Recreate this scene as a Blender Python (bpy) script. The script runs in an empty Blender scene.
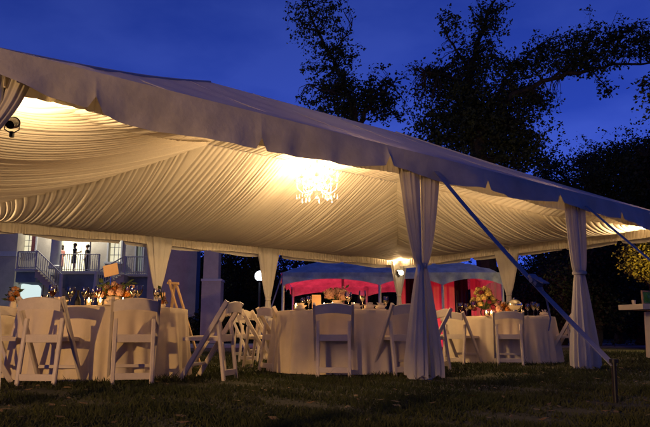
import bpy, math, random
from mathutils import Vector, Matrix
random.seed(11)
R = math.radians
PI = math.pi
S = bpy.context.scene
COL = S.collection

# ------------------------------------------------------------------ camera
HC, PITCH, F = .47, R(10.7), 636.0
cam = bpy.data.objects.new('camera', bpy.data.cameras.new('camera'))
COL.objects.link(cam)
cam.location = (0, 0, HC)
cam.rotation_euler = (R(90) + PITCH, 0, 0)
cam.data.sensor_width = 36
cam.data.lens = 36 * F / 650
cam.data.clip_start = .05
cam.data.clip_end = 2000
S.camera = cam
S.view_settings.view_transform = 'Standard'
S.view_settings.look = 'None'
S.view_settings.gamma = 1
S.view_settings.exposure = 0
S.view_settings.use_curve_mapping = False
S.cycles.use_denoising = True
S.cycles.max_bounces = 8
S.cycles.diffuse_bounces = 4
S.cycles.transparent_max_bounces = 12
S.cycles.sample_clamp_indirect = 4
S.cycles.caustics_reflective = False
S.cycles.caustics_refractive = False


def ray(x, y):
    a = (x - 325) / F
    b = (213.5 - y) / F
    return Vector((a, math.cos(PITCH) - b * math.sin(PITCH), math.sin(PITCH) + b * math.cos(PITCH)))


def at(x, y, Y):                      # survey point: photo bearing at a measured distance
    d = ray(x, y)
    return d * (Y / d.y) + Vector((0, 0, HC))


def onz(x, y, z):
    d = ray(x, y)
    return d * ((z - HC) / d.z) + Vector((0, 0, HC))


def onx(px, Y, z):                    # ground position with bearing px at distance Y and height z
    dep = Y * math.cos(PITCH) + (z - HC) * math.sin(PITCH)
    return Vector(((px - 325) / F * dep, Y, z))


# ------------------------------------------------------------------ materials
def mat(name, col, rough=.7, noise=None, bump=0, bscale=60, metal=0, trans=0, spec=.3, emit=None, estr=0, sheen=0):
    m = bpy.data.materials.new(name)
    m.use_nodes = True
    nt = m.node_tree
    N = nt.nodes
    b = N['Principled BSDF']
    out = N['Material Output']
    b.inputs['Base Color'].default_value = (*col, 1)
    b.inputs['Roughness'].default_value = rough
    b.inputs['Metallic'].default_value = metal
    b.inputs['Specular IOR Level'].default_value = spec
    if sheen:
        b.inputs['Sheen Weight'].default_value = sheen
    if emit:
        b.inputs['Emission Color'].default_value = (*emit, 1)
        b.inputs['Emission Strength'].default_value = estr
    tc = N.new('ShaderNodeTexCoord')
    if noise:
        n = N.new('ShaderNodeTexNoise')
        n.inputs['Scale'].default_value = noise[0]
        n.inputs['Detail'].default_value = 6
        n.inputs['Roughness'].default_value = .65
        r = N.new('ShaderNodeValToRGB')
        r.color_ramp.elements[0].position = .3
        r.color_ramp.elements[1].position = .7
        r.color_ramp.elements[0].color = (*[c * (1 - noise[1]) for c in col], 1)
        c2 = noise[2] if len(noise) > 2 else [min(1, c * (1 + noise[1])) for c in col]
        r.color_ramp.elements[1].color = (*c2, 1)
        nt.links.new(tc.outputs['Object'], n.inputs['Vector'])
        nt.links.new(n.outputs['Fac'], r.inputs['Fac'])
        nt.links.new(r.outputs['Color'], b.inputs['Base Color'])
    bp = None
    if bump:
        n2 = N.new('ShaderNodeTexNoise')
        n2.inputs['Scale'].default_value = bscale
        n2.inputs['Detail'].default_value = 4
        bp = N.new('ShaderNodeBump')
        bp.inputs['Strength'].default_value = bump
        bp.inputs['Distance'].default_value = .02
        nt.links.new(tc.outputs['Object'], n2.inputs['Vector'])
        nt.links.new(n2.outputs['Fac'], bp.inputs['Height'])
        nt.links.new(bp.outputs['Normal'], b.inputs['Normal'])
    if trans:
        t = N.new('ShaderNodeBsdfTranslucent')
        t.inputs['Color'].default_value = (*col, 1)
        if bp:
            nt.links.new(bp.outputs['Normal'], t.inputs['Normal'])
        mx = N.new('ShaderNodeMixShader')
        mx.inputs['Fac'].default_value = trans
        nt.links.new(b.outputs[0], mx.inputs[1])
        nt.links.new(t.outputs[0], mx.inputs[2])
        nt.links.new(mx.outputs[0], out.inputs['Surface'])
    return m


def glassy(name, tint=(1, 1, 1), fac=.05):
    m = bpy.data.materials.new(name)
    m.use_nodes = True
    nt = m.node_tree
    N = nt.nodes
    N.remove(N['Principled BSDF'])
    tr = N.new('ShaderNodeBsdfTransparent')
    tr.inputs['Color'].default_value = (*tint, 1)
    gl = N.new('ShaderNodeBsdfGlossy')
    gl.inputs['Roughness'].default_value = .06
    fr = N.new('ShaderNodeFresnel')
    fr.inputs['IOR'].default_value = 1.5
    ad = N.new('ShaderNodeMath')
    ad.inputs[1].default_value = fac
    mx = N.new('ShaderNodeMixShader')
    nt.links.new(fr.outputs[0], ad.inputs[0])
    nt.links.new(ad.outputs[0], mx.inputs['Fac'])
    nt.links.new(tr.outputs[0], mx.inputs[1])
    nt.links.new(gl.outputs[0], mx.inputs[2])
    nt.links.new(mx.outputs[0], N['Material Output'].inputs['Surface'])
    return m


WARM = (1, .64, .30)
M = dict(
    vinyl=mat('tent_vinyl', (.60, .59, .58), .45, (1.2, .10), .3, 7, trans=.24, spec=.4),
    valance=mat('valance_vinyl', (.54, .51, .46), .5, (3, .16), .35, 11, trans=.07),
    liner=mat('liner_fabric', (.83, .76, .64), .75, (2.5, .05), .1, 40, trans=.22, spec=.15),
    skirt=mat('skirt_fabric', (.83, .76, .64), .8, (4, .06), .1, 60, trans=.22, spec=.1),
    drape=mat('drape_fabric', (.76, .72, .66), .85, (6, .07), .15, 90, trans=.38, spec=.1),
    alu=mat('aluminium', (.55, .56, .58), .4, (20, .1), metal=.6),
    chair=mat('painted_resin', (.66, .57, .45), .45, (9, .10), .08, 50, spec=.4),
    seat=mat('seat_vinyl', (.70, .61, .48), .5, (14, .07), .1, 80),
    cloth=mat('table_linen', (.74, .63, .45), .9, (7, .06), .12, 160, spec=.08),
    wood=mat('stand_wood', (.42, .27, .14), .6, (8, .2)),
    napkin=mat('napkin_linen', (.78, .68, .5), .9, (20, .08)),
    card=mat('card_paper', (.76, .50, .25), .8, (30, .05)),
    glass=glassy('clear_glass', (1, .95, .84)),
    wine=mat('red_wine', (.08, .004, .008), .1, (30, .2), spec=.5),
    candle=mat('candle_wax', (.85, .7, .45), .6, (40, .05), emit=(1, .62, .22), estr=.7),
    flame=mat('candle_flame', (1, .7, .3), .5, emit=(1, .66, .28), estr=42),
    black=mat('black_metal', (.012, .012, .014), .4, (30, .3)),
    silver=mat('polished_silver', (.8, .78, .74), .15, (12, .06), metal=1),
    ceramic=mat('cream_ceramic', (.75, .62, .42), .5, (9, .1)),
    orange=mat('orange_petals', (.55, .16, .03), .8, (18, .45, (.62, .26, .05)), bump=.3, bscale=80),
    rust=mat('rust_petals', (.28, .05, .02), .8, (22, .4)),
    pink=mat('pink_petals', (.58, .30, .24), .8, (18, .3, (.62, .42, .28)), bump=.3, bscale=90),
    yellow=mat('yellow_petals', (.62, .46, .14), .8, (20, .3), bump=.3, bscale=90),
    darkred=mat('dark_red_petals', (.16, .012, .03), .8, (22, .4)),
    leafgreen=mat('stem_green', (.045, .075, .025), .8, (25, .4)),
    bulb=mat('lit_bulb', (1, .9, .7), .5, emit=(1, .78, .46), estr=26),
    crystal=mat('glowing_crystal', (.95, .92, .86), .12, (30, .05), spec=.9, emit=(1, .80, .5), estr=.2),  # chandelier sparkle added as a faint glow of the crystal itself
    lens=mat('lit_lens', (1, .9, .7), .5, emit=(1, .80, .45), estr=14),
    globe=mat('lit_globe', (.9, .95, 1), .4, emit=(.85, .93, 1), estr=6),
    warmglobe=mat('lit_warm_globe', (1, .8, .5), .4, emit=(1, .7, .35), estr=8),
    strap=mat('webbing', (.27, .28, .34), .6, (40, .15), .3, 200),
    stone=mat('grey_blue_stone', (.42, .39, .35), .85, (1.4, .16), .3, 12),
    trim=mat('painted_trim', (.45, .47, .52), .6, (5, .08)),
    rail=mat('painted_iron', (.40, .41, .43), .5, (20, .1)),
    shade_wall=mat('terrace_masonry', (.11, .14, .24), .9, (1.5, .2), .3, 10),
    litpane=mat('lit_window_pane', (.9, .9, .7), .5, (1.1, .2), emit=(1, .92, .60), estr=.68),
    dimpane=mat('dim_window_pane', (.5, .55, .5), .5, (1.1, .2), emit=(.75, .85, .62), estr=.16),
    archpane=mat('lit_arch_pane', (.8, .9, .9), .5, (.6, .08), emit=(.78, .98, .92), estr=.74),
    doorway_dark=mat('doorway_darkness', (.01, .012, .02), .2, (2, .2)),  # near-black colour for the darkness inside the canopy doorways
    asphalt=mat('driveway_stone', (.20, .20, .22), .9, (.9, .2), .3, 30),
    bark=mat('bark', (.035, .028, .022), .9, (9, .4), .6, 20),
    leaves=mat('leaves', (.030, .042, .018), .7, (.7, .5, (.05, .065, .025)), trans=.15),
    leaves_dark=mat('dark_leaves', (.016, .026, .013), .7, (.6, .5, (.03, .045, .02)), trans=.1),
    leaves_lamplit=mat('lamplit_leaves', (.20, .16, .03), .7, (.9, .4), trans=.3),  # yellow of the lamp light is put into the leaf colour
    grassblade=mat('grass_blade', (.036, .055, .014), .8, (.8, .5, (.075, .075, .024)), trans=.25),
    fallen=mat('dry_leaf', (.14, .085, .035), .8, (30, .4)),
    soil=mat('lawn_soil', (.022, .028, .010), .95, (1.7, .5, (.040, .040, .018)), .8, 30),
    canopy=mat('grey_canopy', (.62, .68, .68), .6, (3, .35), .4, 14),
    redwall=mat('rose_sidewall', (.55, .27, .32), .7, (3, .1), .2, 20, trans=.1),
    skin=mat('skin', (.40, .24, .17), .55, (9, .08)),
    darkdress=mat('black_dress', (.012, .012, .016), .8, (14, .3)),
    suit=mat('charcoal_suit', (.02, .02, .026), .8, (14, .3)),
    pinkdress=mat('pink_dress', (.55, .22, .20), .8, (9, .2)),
    hair=mat('dark_hair', (.02, .013, .009), .6, (30, .4)),
    green=mat('glowing_picture', (.03, .09, .025), .2, (10, .3), emit=(.2, .5, .05), estr=.02),  # picture looks lit through a faint glow of its own
    redcan=mat('red_uplight_lens', (1, .1, .1), .4, emit=(1, .05, .1), estr=6),
)


# ------------------------------------------------------------------ mesh builder
class MB:
    def __init__(s):
        s.v, s.f = [], []

    def add(s, vs, fs):
        o = len(s.v)
        s.v += [tuple(v) for v in vs]
        s.f += [tuple(i + o for i in f) for f in fs]
        return s

    def box(s, c, sz, m=None, bev=.0):
        x, y, z = [k / 2 for k in sz]
        vs = [Vector((a * x, b * y, d * z)) for d in (-1, 1) for b in (-1, 1) for a in (-1, 1)]
        if m:
            vs = [m @ v for v in vs]
        vs = [v + Vector(c) for v in vs]
        return s.add(vs, [(0, 2, 3, 1), (4, 5, 7, 6), (0, 1, 5, 4), (2, 6, 7, 3), (0, 4, 6, 2), (1, 3, 7, 5)])

    def beam(s, a, b, w, h, up=(0, 0, 1), ch=.25):          # chamfered rectangular bar
        a, b = Vector(a), Vector(b)
        d = (b - a).normalized()
        up = Vector(up)
        x = d.cross(up)
        if x.length < 1e-4:
            x = d.cross(Vector((0, 1, 0)))
        x.normalize()
        y = x.cross(d)
        w, h = w / 2, h / 2
        c = min(w, h) * ch
        pr = [(-w + c, -h), (w - c, -h), (w, -h + c), (w, h - c), (w - c, h), (-w + c, h), (-w, h - c), (-w, -h + c)]
        vs = [p + x * i + y * j for p in (a, b) for i, j in pr]
        n = 8
        fs = [(k, (k + 1) % n, n + (k + 1) % n, n + k) for k in range(n)]
        fs += [tuple(reversed(range(n))), tuple(range(n, 2 * n))]
        return s.add(vs, fs)

    def tube(s, pts, rad, n=8, cap=True):
        pts = [Vector(p) for p in pts]
        if not isinstance(rad, (list, tuple)):
            rad = [rad] * len(pts)
        vs, fs = [], []
        px = None
        for i, p in enumerate(pts):
            d = (pts[min(i + 1, len(pts) - 1)] - pts[max(i - 1, 0)])
            d = d.normalized() if d.length > 1e-9 else Vector((0, 0, 1))
            if px is None:
                px = d.orthogonal().normalized()
            else:
                px = (px - d * px.dot(d))
                px = px.normalized() if px.length > 1e-6 else d.orthogonal().normalized()
            y = d.cross(px)
            for k in range(n):
                t = 2 * PI * k / n
                vs.append(p + (px * math.cos(t) + y * math.sin(t)) * rad[i])
        for i in range(len(pts) - 1):
            for k in range(n):
                a, b = i * n + k, i * n + (k + 1) % n
                fs.append((a, b, b + n, a + n))
        if cap:
            fs.append(tuple(reversed(range(n))))
            fs.append(tuple(range((len(pts) - 1) * n, len(pts) * n)))
        return s.add(vs, fs)

    def lathe(s, prof, n=16, c=(0, 0, 0)):
        vs, fs = [], []
        for r, z in prof:
            for k in range(n):
                t = 2 * PI * k / n
                vs.append((c[0] + r * math.cos(t), c[1] + r * math.sin(t), c[2] + z))
        for i in range(len(prof) - 1):
            for k in range(n):
                a, b = i * n + k, i * n + (k + 1) % n
                fs.append((a, b, b + n, a + n))
        if prof[0][0] > 1e-5:
            fs.append(tuple(reversed(range(n))))
        if prof[-1][0] > 1e-5:
            fs.append(tuple(range((len(prof) - 1) * n, len(prof) * n)))
        return s.add(vs, fs)

    def ball(s, c, r, n=10, m=7, jit=0, sq=(1, 1, 1)):
        vs, fs = [], []
        for i in range(m + 1):
            a = PI * i / m
            for k in range(n):
                t = 2 * PI * k / n
                q = r * (1 + random.uniform(-jit, jit))
                vs.append((c[0] + q * sq[0] * math.sin(a) * math.cos(t), c[1] + q * sq[1] * math.sin(a) * math.sin(t), c[2] - q * sq[2] * math.cos(a)))
        for i in range(m):
            for k in range(n):
                a, b = i * n + k, i * n + (k + 1) % n
                fs.append((a, b, b + n, a + n))
        return s.add(vs, fs)

    def grid(s, rows):
        n = len(rows[0])
        vs = [p for r in rows for p in r]
        fs = [(i * n + k, i * n + k + 1, (i + 1) * n + k + 1, (i + 1) * n + k) for i in range(len(rows) - 1) for k in range(n - 1)]
        return s.add(vs, fs)

    def build(s, name, m, parent=None, smooth=True, angle=40, loc=None):
        me = bpy.data.meshes.new(name)
        me.from_pydata(s.v, [], s.f)
        me.materials.append(M[m] if isinstance(m, str) else m)
        if smooth:
            me.polygons.foreach_set('use_smooth', [True] * len(me.polygons))
            try:
                me.set_sharp_from_angle(angle=R(angle))
            except Exception:
                pass
        me.update()
        o = bpy.data.objects.new(name, me)
        COL.objects.link(o)
        if parent:
            o.parent = parent
        if loc:
            o.location = loc
        return o


def tag(o, label=None, cat=None, group=None, kind=None):
    if label:
        o['label'] = label
    if cat:
        o['category'] = cat
    if group:
        o['group'] = group
    if kind:
        o['kind'] = kind
    return o


def empty(name, loc=(0, 0, 0), rz=0, label=None, cat=None, group=None):
    o = bpy.data.objects.new(name, None)
    COL.objects.link(o)
    o.empty_display_size = .1
    o.location = loc
    o.rotation_euler = (0, 0, rz)
    return tag(o, label, cat, group)


def copy_tree(o, parent=None):
    c = o.copy()
    COL.objects.link(c)
    if parent:
        c.parent = parent
    for ch in list(o.children):
        copy_tree(ch, c)
    return c


def lamp(name, kind, loc, energy, col, parent=None, size=.05, **kw):
    l = bpy.data.lights.new(name, kind)
    l.energy = energy
    l.color = col
    if kind in ('POINT', 'SPOT'):
        l.shadow_soft_size = size
    for k, v in kw.items():
        setattr(l, k, v)
    o = bpy.data.objects.new(name, l)
    COL.objects.link(o)
    o.location = loc
    if parent:
        o.parent = parent
    return o


def aim(o, d):
    o.rotation_euler = Vector(d).to_track_quat('-Z', 'Y').to_euler()


# ------------------------------------------------------------------ world and sun
w = bpy.data.worlds.new('World')
S.world = w
w.use_nodes = True
nt = w.node_tree
N = nt.nodes
sky = N.new('ShaderNodeTexSky')
sky.sky_type = 'NISHITA'
sky.sun_disc = False
sky.sun_elevation = R(2)
sky.sun_rotation = R(200)
mul = N.new('ShaderNodeMix')
mul.data_type = 'RGBA'
mul.blend_type = 'MULTIPLY'
mul.inputs['Factor'].default_value = 1
tc = N.new('ShaderNodeTexCoord')
ns = N.new('ShaderNodeTexNoise')
ns.inputs['Scale'].default_value = 5
ns.inputs['Detail'].default_value = 5
mp = N.new('ShaderNodeMapping')
mp.inputs['Scale'].default_value = (1, 1, 2.2)
rp = N.new('ShaderNodeValToRGB')
rp.color_ramp.elements[0].position = .38
rp.color_ramp.elements[1].position = .62
rp.color_ramp.elements[0].color = (.14, .36, 2.75, 1)
rp.color_ramp.elements[1].color = (.25, .52, 3.2, 1)
nt.links.new(tc.outputs['Generated'], mp.inputs['Vector'])
nt.links.new(mp.outputs['Vector'], ns.inputs['Vector'])
nt.links.new(ns.outputs['Fac'], rp.inputs['Fac'])
bw = N.new('ShaderNodeRGBToBW')
nt.links.new(sky.outputs['Color'], bw.inputs[0])
nt.links.new(bw.outputs[0], mul.inputs['A'])
nt.links.new(rp.outputs['Color'], mul.inputs['B'])
sx = N.new('ShaderNodeSeparateXYZ')
nt.links.new(tc.outputs['Generated'], sx.inputs[0])
mr = N.new('ShaderNodeMapRange')            # the afterglow is in front, night rises behind the photographer
mr.inputs['From Min'].default_value = -.7
mr.inputs['From Max'].default_value = .5
mr.inputs['To Min'].default_value = .24
mr.inputs['To Max'].default_value = 1
zz = N.new('ShaderNodeMath')
zz.operation = 'MULTIPLY_ADD'
zz.inputs[1].default_value = .55
nt.links.new(sx.outputs['Z'], zz.inputs[0])
nt.links.new(sx.outputs['Y'], zz.inputs[2])
nt.links.new(zz.outputs[0], mr.inputs['Value'])
m3 = N.new('ShaderNodeMix')
m3.data_type = 'RGBA'
m3.blend_type = 'MULTIPLY'
m3.inputs['Factor'].default_value = 1
nt.links.new(mul.outputs['Result'], m3.inputs['A'])
nt.links.new(mr.outputs['Result'], m3.inputs['B'])
nt.links.new(m3.outputs['Result'], N['Background'].inputs['Color'])
N['Background'].inputs['Strength'].default_value = .112
sun = lamp('sun', 'SUN', (0, 0, 30), .03, (.7, .8, 1), angle=R(20))
aim(sun, (math.sin(R(20)), math.cos(R(20)), -.35))

# ------------------------------------------------------------------ ground
g = MB()
nx = 60
xs = [-300 + 600 * k / nx for k in range(nx + 1)]
ys = [-40] + [-10 + 2 * k for k in range(30)] + [50 + 12 * k for k in range(40)]
g.grid([[(x, y, 0) for x in xs] for y in ys])
tag(g.build('lawn', 'soil'), 'dark trampled lawn under and around the tents', 'lawn', kind='structure')
dv = MB()
dv.grid([[(x, y + .4 * math.sin(x * .13), .004) for x in range(-60, 61, 3)] for y in (22, 25, 28, 31)])
tag(dv.build('driveway', 'asphalt'), 'pale grey driveway crossing behind the lawn', 'driveway', kind='structure')

bl = MB()
rnd = random.Random(3)
n_bl = 0
while n_bl < 95000:
    y = 3.2 + 13.5 * rnd.random() ** 1.7
    x = rnd.uniform(-.62, .62) * y
    cl = math.sin(x * 3.1 + 1.7 * math.sin(y * 2.3)) + math.sin(y * 4.1 + 2 * math.sin(x * 1.7)) + math.sin(x * 9 + y * 7)
    if rnd.random() > .55 + .2 * cl:
        continue
    h = rnd.uniform(.018, .045) * (1 + .22 * cl) * (.8 + .04 * y)
    if rnd.random() < .02:
        h *= 1.8
    a = rnd.uniform(0, 2 * PI)
    ww = rnd.uniform(.0025, .005) * (1 + .12 * y)
    lx, ly = rnd.gauss(0, h * .6), rnd.gauss(0, h * .6)
    ca, sa = math.cos(a) * ww, math.sin(a) * ww
    bl.add([(x - ca, y - sa, 0), (x + ca, y + sa, 0), (x + lx, y + ly, h)], [(0, 1, 2)])
    n_bl += 1
tag(bl.build('grass', 'grassblade', smooth=False), 'short patchy dark grass of the lawn', 'grass', kind='stuff')

fl = MB()
rnd = random.Random(9)
for _ in range(420):
    y = 3.4 + 10 * rnd.random() ** 1.4
    x = rnd.uniform(-.6, .6) * y
    a = rnd.uniform(0, 6.28)
    L = rnd.uniform(.02, .045)
    c, s_ = math.cos(a) * L, math.sin(a) * L
    z = rnd.uniform(.012, .035)
    fl.add([(x - c, y - s_, z), (x + s_ * .45, y - c * .45, z + rnd.uniform(-.006, .012)), (x + c, y + s_, z + rnd.uniform(0, .012)), (x - s_ * .45, y + c * .45, z)], [(0, 1, 2, 3)])
tag(fl.build('fallen_leaves', 'fallen', None, smooth=False), 'dry leaves scattered on the lawn', 'leaves', kind='stuff')

# ------------------------------------------------------------------ big tent
P1 = onz(420, 174, 2.2)
A = Vector((.783, .622, 0))
B = Vector((-.622, .783, 0))
ANG = math.atan2(.622, .783)
U0, U1, W = -4.27, 6.65, 7.0
HW = W / 2
K = .51
tent = empty('frame_tent', (P1.x, P1.y, 0), ANG, 'large white hip-roofed party tent with pleated cream ceiling liner', 'tent')


def T(u, w_, z=0):
    return Vector((P1.x, P1.y, 0)) + A * u + B * w_ + Vector((0, 0, z))


def u_of(px, w_=0, py=172):
    d = ray(px, py)
    o = Vector((P1.x, P1.y, 0)) + B * w_
    t = o.dot(B) / d.dot(B)
    return (d * t - o).dot(A)


def zroof(d):
    return 2.42 + K * d - .05 * math.sin(PI * min(1, d / HW))


def zliner(d):
    q = min(1, d / HW)
    return 2.37 - .11 * (1 - math.exp(-d / .3)) + .98 * q ** 1.72


def pleats(L, wmin, wmax, per=8):
    out = []
    x = 0
    while x < L - .01:
        wd = min(random.uniform(wmin, wmax), L - x)
        amp = random.uniform(.55, 1.3)
        sk = random.uniform(.5, 1.6)
        for k in range(per):
            t = k / per
            out.append((x + wd * t, amp * math.sin(PI * t ** sk) ** .8))
        x += wd
    out.append((L, 0))
    return out


def panel_pt(side, s, d):
    if side == 'front':
        return U0 + s, d
    if side == 'rear':
        return U1 - s, W - d
    if side == 'end_right':
        return U1 - d, s
    return U0 + d, W - s


def lerp_tab(x, tab):
    if x <= tab[0][0]:
        return tab[0][1]
    for (a, fa), (b_, fb) in zip(tab, tab[1:]):
        if x <= b_:
            q = (x - a) / (b_ - a)
            q = q * q * (3 - 2 * q)
            return fa + (fb - fa) * q
    return tab[-1][1]


SIDES = (('front', U1 - U0), ('rear', U1 - U0), ('end_right', W), ('end_left', W))
roof = MB()
for side, L in SIDES:
    rows = []
    NS = 90
    for i in range(NS + 1):
        s = L * i / NS
        dm = min(HW, s, L - s)
        row = []
        for j in range(13):
            d = dm * j / 12
            u, w_ = panel_pt(side, s, d)
            bulge = .018 * math.sin(s * 2.6 + d) * math.sin(PI * min(1, d / .9)) + .012 * math.sin(s * 7.3 + 3 * d) * (d < dm)
            row.append((u, w_, zroof(d) + bulge))
        rows.append(row)
    roof.grid(rows)
for side, L in SIDES:                                  # welded seams and hip bindings
    k = 1
    while k * 1.42 < L - .3:
        s = k * 1.42
        dm = min(HW, s, L - s)
        roof.tube([(*panel_pt(side, s, dm * j / 10), zroof(dm * j / 10) + .002) for j in range(11)], .005, 5)
        k += 1
for uu, su in ((U0, 1), (U1, -1)):
    for w0, sw_ in ((0, 1), (W, -1)):
        roof.tube([(uu + su * d, w0 + sw_ * d, zroof(d) + .006) for d in [HW * j / 12 for j in range(13)]], .016, 6)
roof.build('roof', 'vinyl', tent, angle=25)

liner = MB()
for side, L in SIDES:
    rows = []
    ps = pleats(L, .045, .10) if side != 'end_left' else pleats(L, .05, .15)
    ph = random.uniform(0, 6)
    for s, h in ps:
        dm = min(HW - .01, s, L - s)
        row = []
        NR = 20
        for j in range(NR + 1):
            q = j / NR
            d = dm * q
            lat = .045 * math.sin(PI * q) * math.sin(s * .9 + ph) + .02 * math.sin(s * 2.3 + q * 4)
            if dm < HW - .02:                      # hooks where the pleats are gathered into the hip seam
                lat += .16 * q ** 4 * (1 if s > L / 2 else -1)
            s2 = min(max(s + lat * min(1, dm), 0), L)
            am = .025 * (.55 + .45 * math.sin(PI * min(1, .15 + q * .8))) * (1 - .45 * q ** 3)
            if side == 'end_left':
                am *= 1.35
            big = .022 * math.sin(s * 3.3 + ph) * math.sin(PI * q)
            dd = min(d, HW)
            u, w_ = panel_pt(side, s2, dd)
            lift = max(0, zroof(dd) - .08 - zliner(dd)) * (1 - q * q) * min(1, max(0, (s - 1.3) / 1.5)) if side == 'front' else 0
            row.append((u, w_, zliner(dd) + lift - am * h * min(1, dm * 3) - big))
        rows.append(row)
    liner.grid(rows)
liner.build('liner', 'liner', tent, angle=80)

# ruffled liner skirt round the inside of the eaves
skirt = MB()
for side, L in SIDES:
    rows = []
    for s, h in pleats(L, .03, .085 if side != 'front' else .16, 6):
        row = []
        for j in range(7):
            q = j / 6
            off = .06 + .018 * h * (.4 + q * .8) + .012 * q * math.sin(s * 2.1)
            zb = 2.165 + .012 * math.sin(s * 1.9) + .008 * math.sin(s * 5.3)
            if side == 'front':
                zb = 2.165 + .018 * math.sin(s * 4.3) * math.sin(s * 1.3) - .02 * min(1, max(0, 2.7 - s))
            u, w_ = panel_pt(side, s, off)
            row.append((u, w_, 2.37 + (zb - 2.37) * q))
        rows.append(row)
    skirt.grid(rows)
skirt.build('liner_skirt', 'skirt', tent, angle=80)

# outer valance: scalloped flaps with open notches between them
val = MB()
notch = {'front': [u_of(93, 0, 100) - U0, u_of(258, 0, 145) - U0, u_of(385, 0, 170) - U0, u_of(483, 0, 188) - U0, u_of(556, 0, 204) - U0, u_of(617, 0, 216) - U0]}
for side, L in SIDES:
    ks = notch.get(side) or [L * k / 6 for k in range(1, 6)]
    edges = [0] + sorted(ks) + [L]
    rows = []
    s = 0
    ss = set()
    while s < L:
        ss.add(round(s, 3))
        s += .06
    ss.add(L)
    for k in ks:
        for dk in (-.075, -.06, -.03, -.01, 0, .01, .03, .06, .075):
            ss.add(round(k + dk, 3))
    for s in sorted(ss):
        lo = max([e for e in edges if e <= s + 1e-6] or [0])
        hi = min([e for e in edges if e > s] or [L])
        q = (s - lo) / max(hi - lo, .01)
        zb = 2.150 - .04 * math.sin(PI * q) + .010 * math.sin(s * 5.1)
        if side in ('front', 'end_left'):
            sc_ = s if side == 'front' else L - s
            zb += .07 * max(0, 1 - sc_ / .9)
        if side == 'front':
            zb += lerp_tab(s + U0, ((-4.3, 0), (-3.4, -.055), (-2.1, -.06), (-1.2, -.01), (-.3, .055), (1.0, .02), (2.0, .04), (2.8, .08), (3.3, .07), (5, .0)))
        for k in ks:
            zb = max(zb, zb + .105 - abs(s - k) * 1.7 if abs(s - k) < .07 else 0)
        row = []
        for j in range(6):
            qq = j / 5
            off = -.035 - .03 * qq - .024 * qq * math.sin(s * 3.7 + 1) - .016 * math.sin(s * 9 + 2 * math.sin(s * 2.3)) * qq - .007 * math.sin(s * 23 + 3 * qq) * qq
            u, w_ = panel_pt(side, s, off)
            row.append((u, w_, 2.425 + (zb - 2.425) * qq))
        rows.append(row)
    val.grid(rows)
    # rounded eave roll that joins flap and roof
    n2 = [panel_pt(side, L * k / 40, -.02) for k in range(41)]
    val.tube([(u, w_, 2.418) for u, w_ in n2], .014, 8)
val.build('valance', 'valance', tent, angle=60)

r_corner, r_b, r_a = (U1, W), (u_of(267, W, 256), W), (u_of(158, W, 248), W)
poles = [(U0, 0), (0, 0), (u_of(578, 0, 209), 0), (U1, 0), r_corner, r_b, r_a, (U0, W), (U1, 3.62), (U0, 3.6)]
for u, w_ in poles:
    uu = min(max(u, U0 + .05), U1 - .05)
    ww = min(max(w_, .05), W - .05)
    p = MB()
    p.tube([(uu, ww, .012), (uu, ww, 2.4)], .032, 12)
    po = p.build('pole', 'alu', tent)
    q = MB()
    q.box((uu, ww, .006), (.16, .16, .012))
    q.build('foot_plate', 'alu', po)

# ------------------------------------------------------------------ curtains on the poles
curtains = 'tied-back curtains hanging on the tent poles'


def curtain(u, w_, along, label, ztop=2.33, ztie=1.2, top=.23, tie=.055, bot=.19, belly=0., inward=.0, split=True, zend=.02, shift=0):
    rz = ANG if along == 'A' else ANG + PI / 2
    c = T(u, w_)
    root = empty('curtain', c, rz, label, 'curtain', curtains)
    for sgn in ((-1, 1) if split else (0,)):
        mb = MB()
        rows = []
        n = 64
        ph = random.uniform(0, 6)
        zs = [zend + (ztop - zend) * k / 44 for k in range(45)]
        for z in zs:
            if z > ztie:
                q = (z - ztie) / (ztop - ztie)
                e = q ** (.75 - .5 * belly)
                hw = tie + (top - tie) * e
                dep = .04 + .022 * e
            else:
                q = (ztie - z) / ztie
                e = min(1, q * 1.15) ** .8
                hw = tie + (bot - tie) * e
                dep = .045 + .075 * e
            if split:
                cx, a = sgn * hw * .60, hw * .40
            else:
                cx, a = 0, hw
            cx += shift * math.exp(-((z - ztie) / .5) ** 2)
            row = []
            flare = .10 + .22 * abs((z - ztie)) / 1.2
            for k in range(n + 1):
                t = 2 * PI * (k % n) / n
                fold = 1 + min(flare, .28) * (.6 * math.sin(9 * t + ph) + .4 * math.sin(14 * t + 2.1 * ph + z * .8))
                hem = .03 * math.sin(3 * t + ph) if z < .08 else 0
                row.append((cx + a * fold * math.cos(t), dep * fold * math.sin(t), z + max(hem, -.012)))
            rows.append(row)
        mb.grid(rows)
        mb.build('drape', 'drape', root, angle=80)
    tb = MB()
    tb.lathe([(tie * .98, -.03), (tie * 1.25, -.02), (tie * 1.3, 0), (tie * 1.25, .02), (tie * .98, .03)], 20, (shift, 0, ztie))
    o = tb.build('tieback', 'drape', root)
    return root


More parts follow.
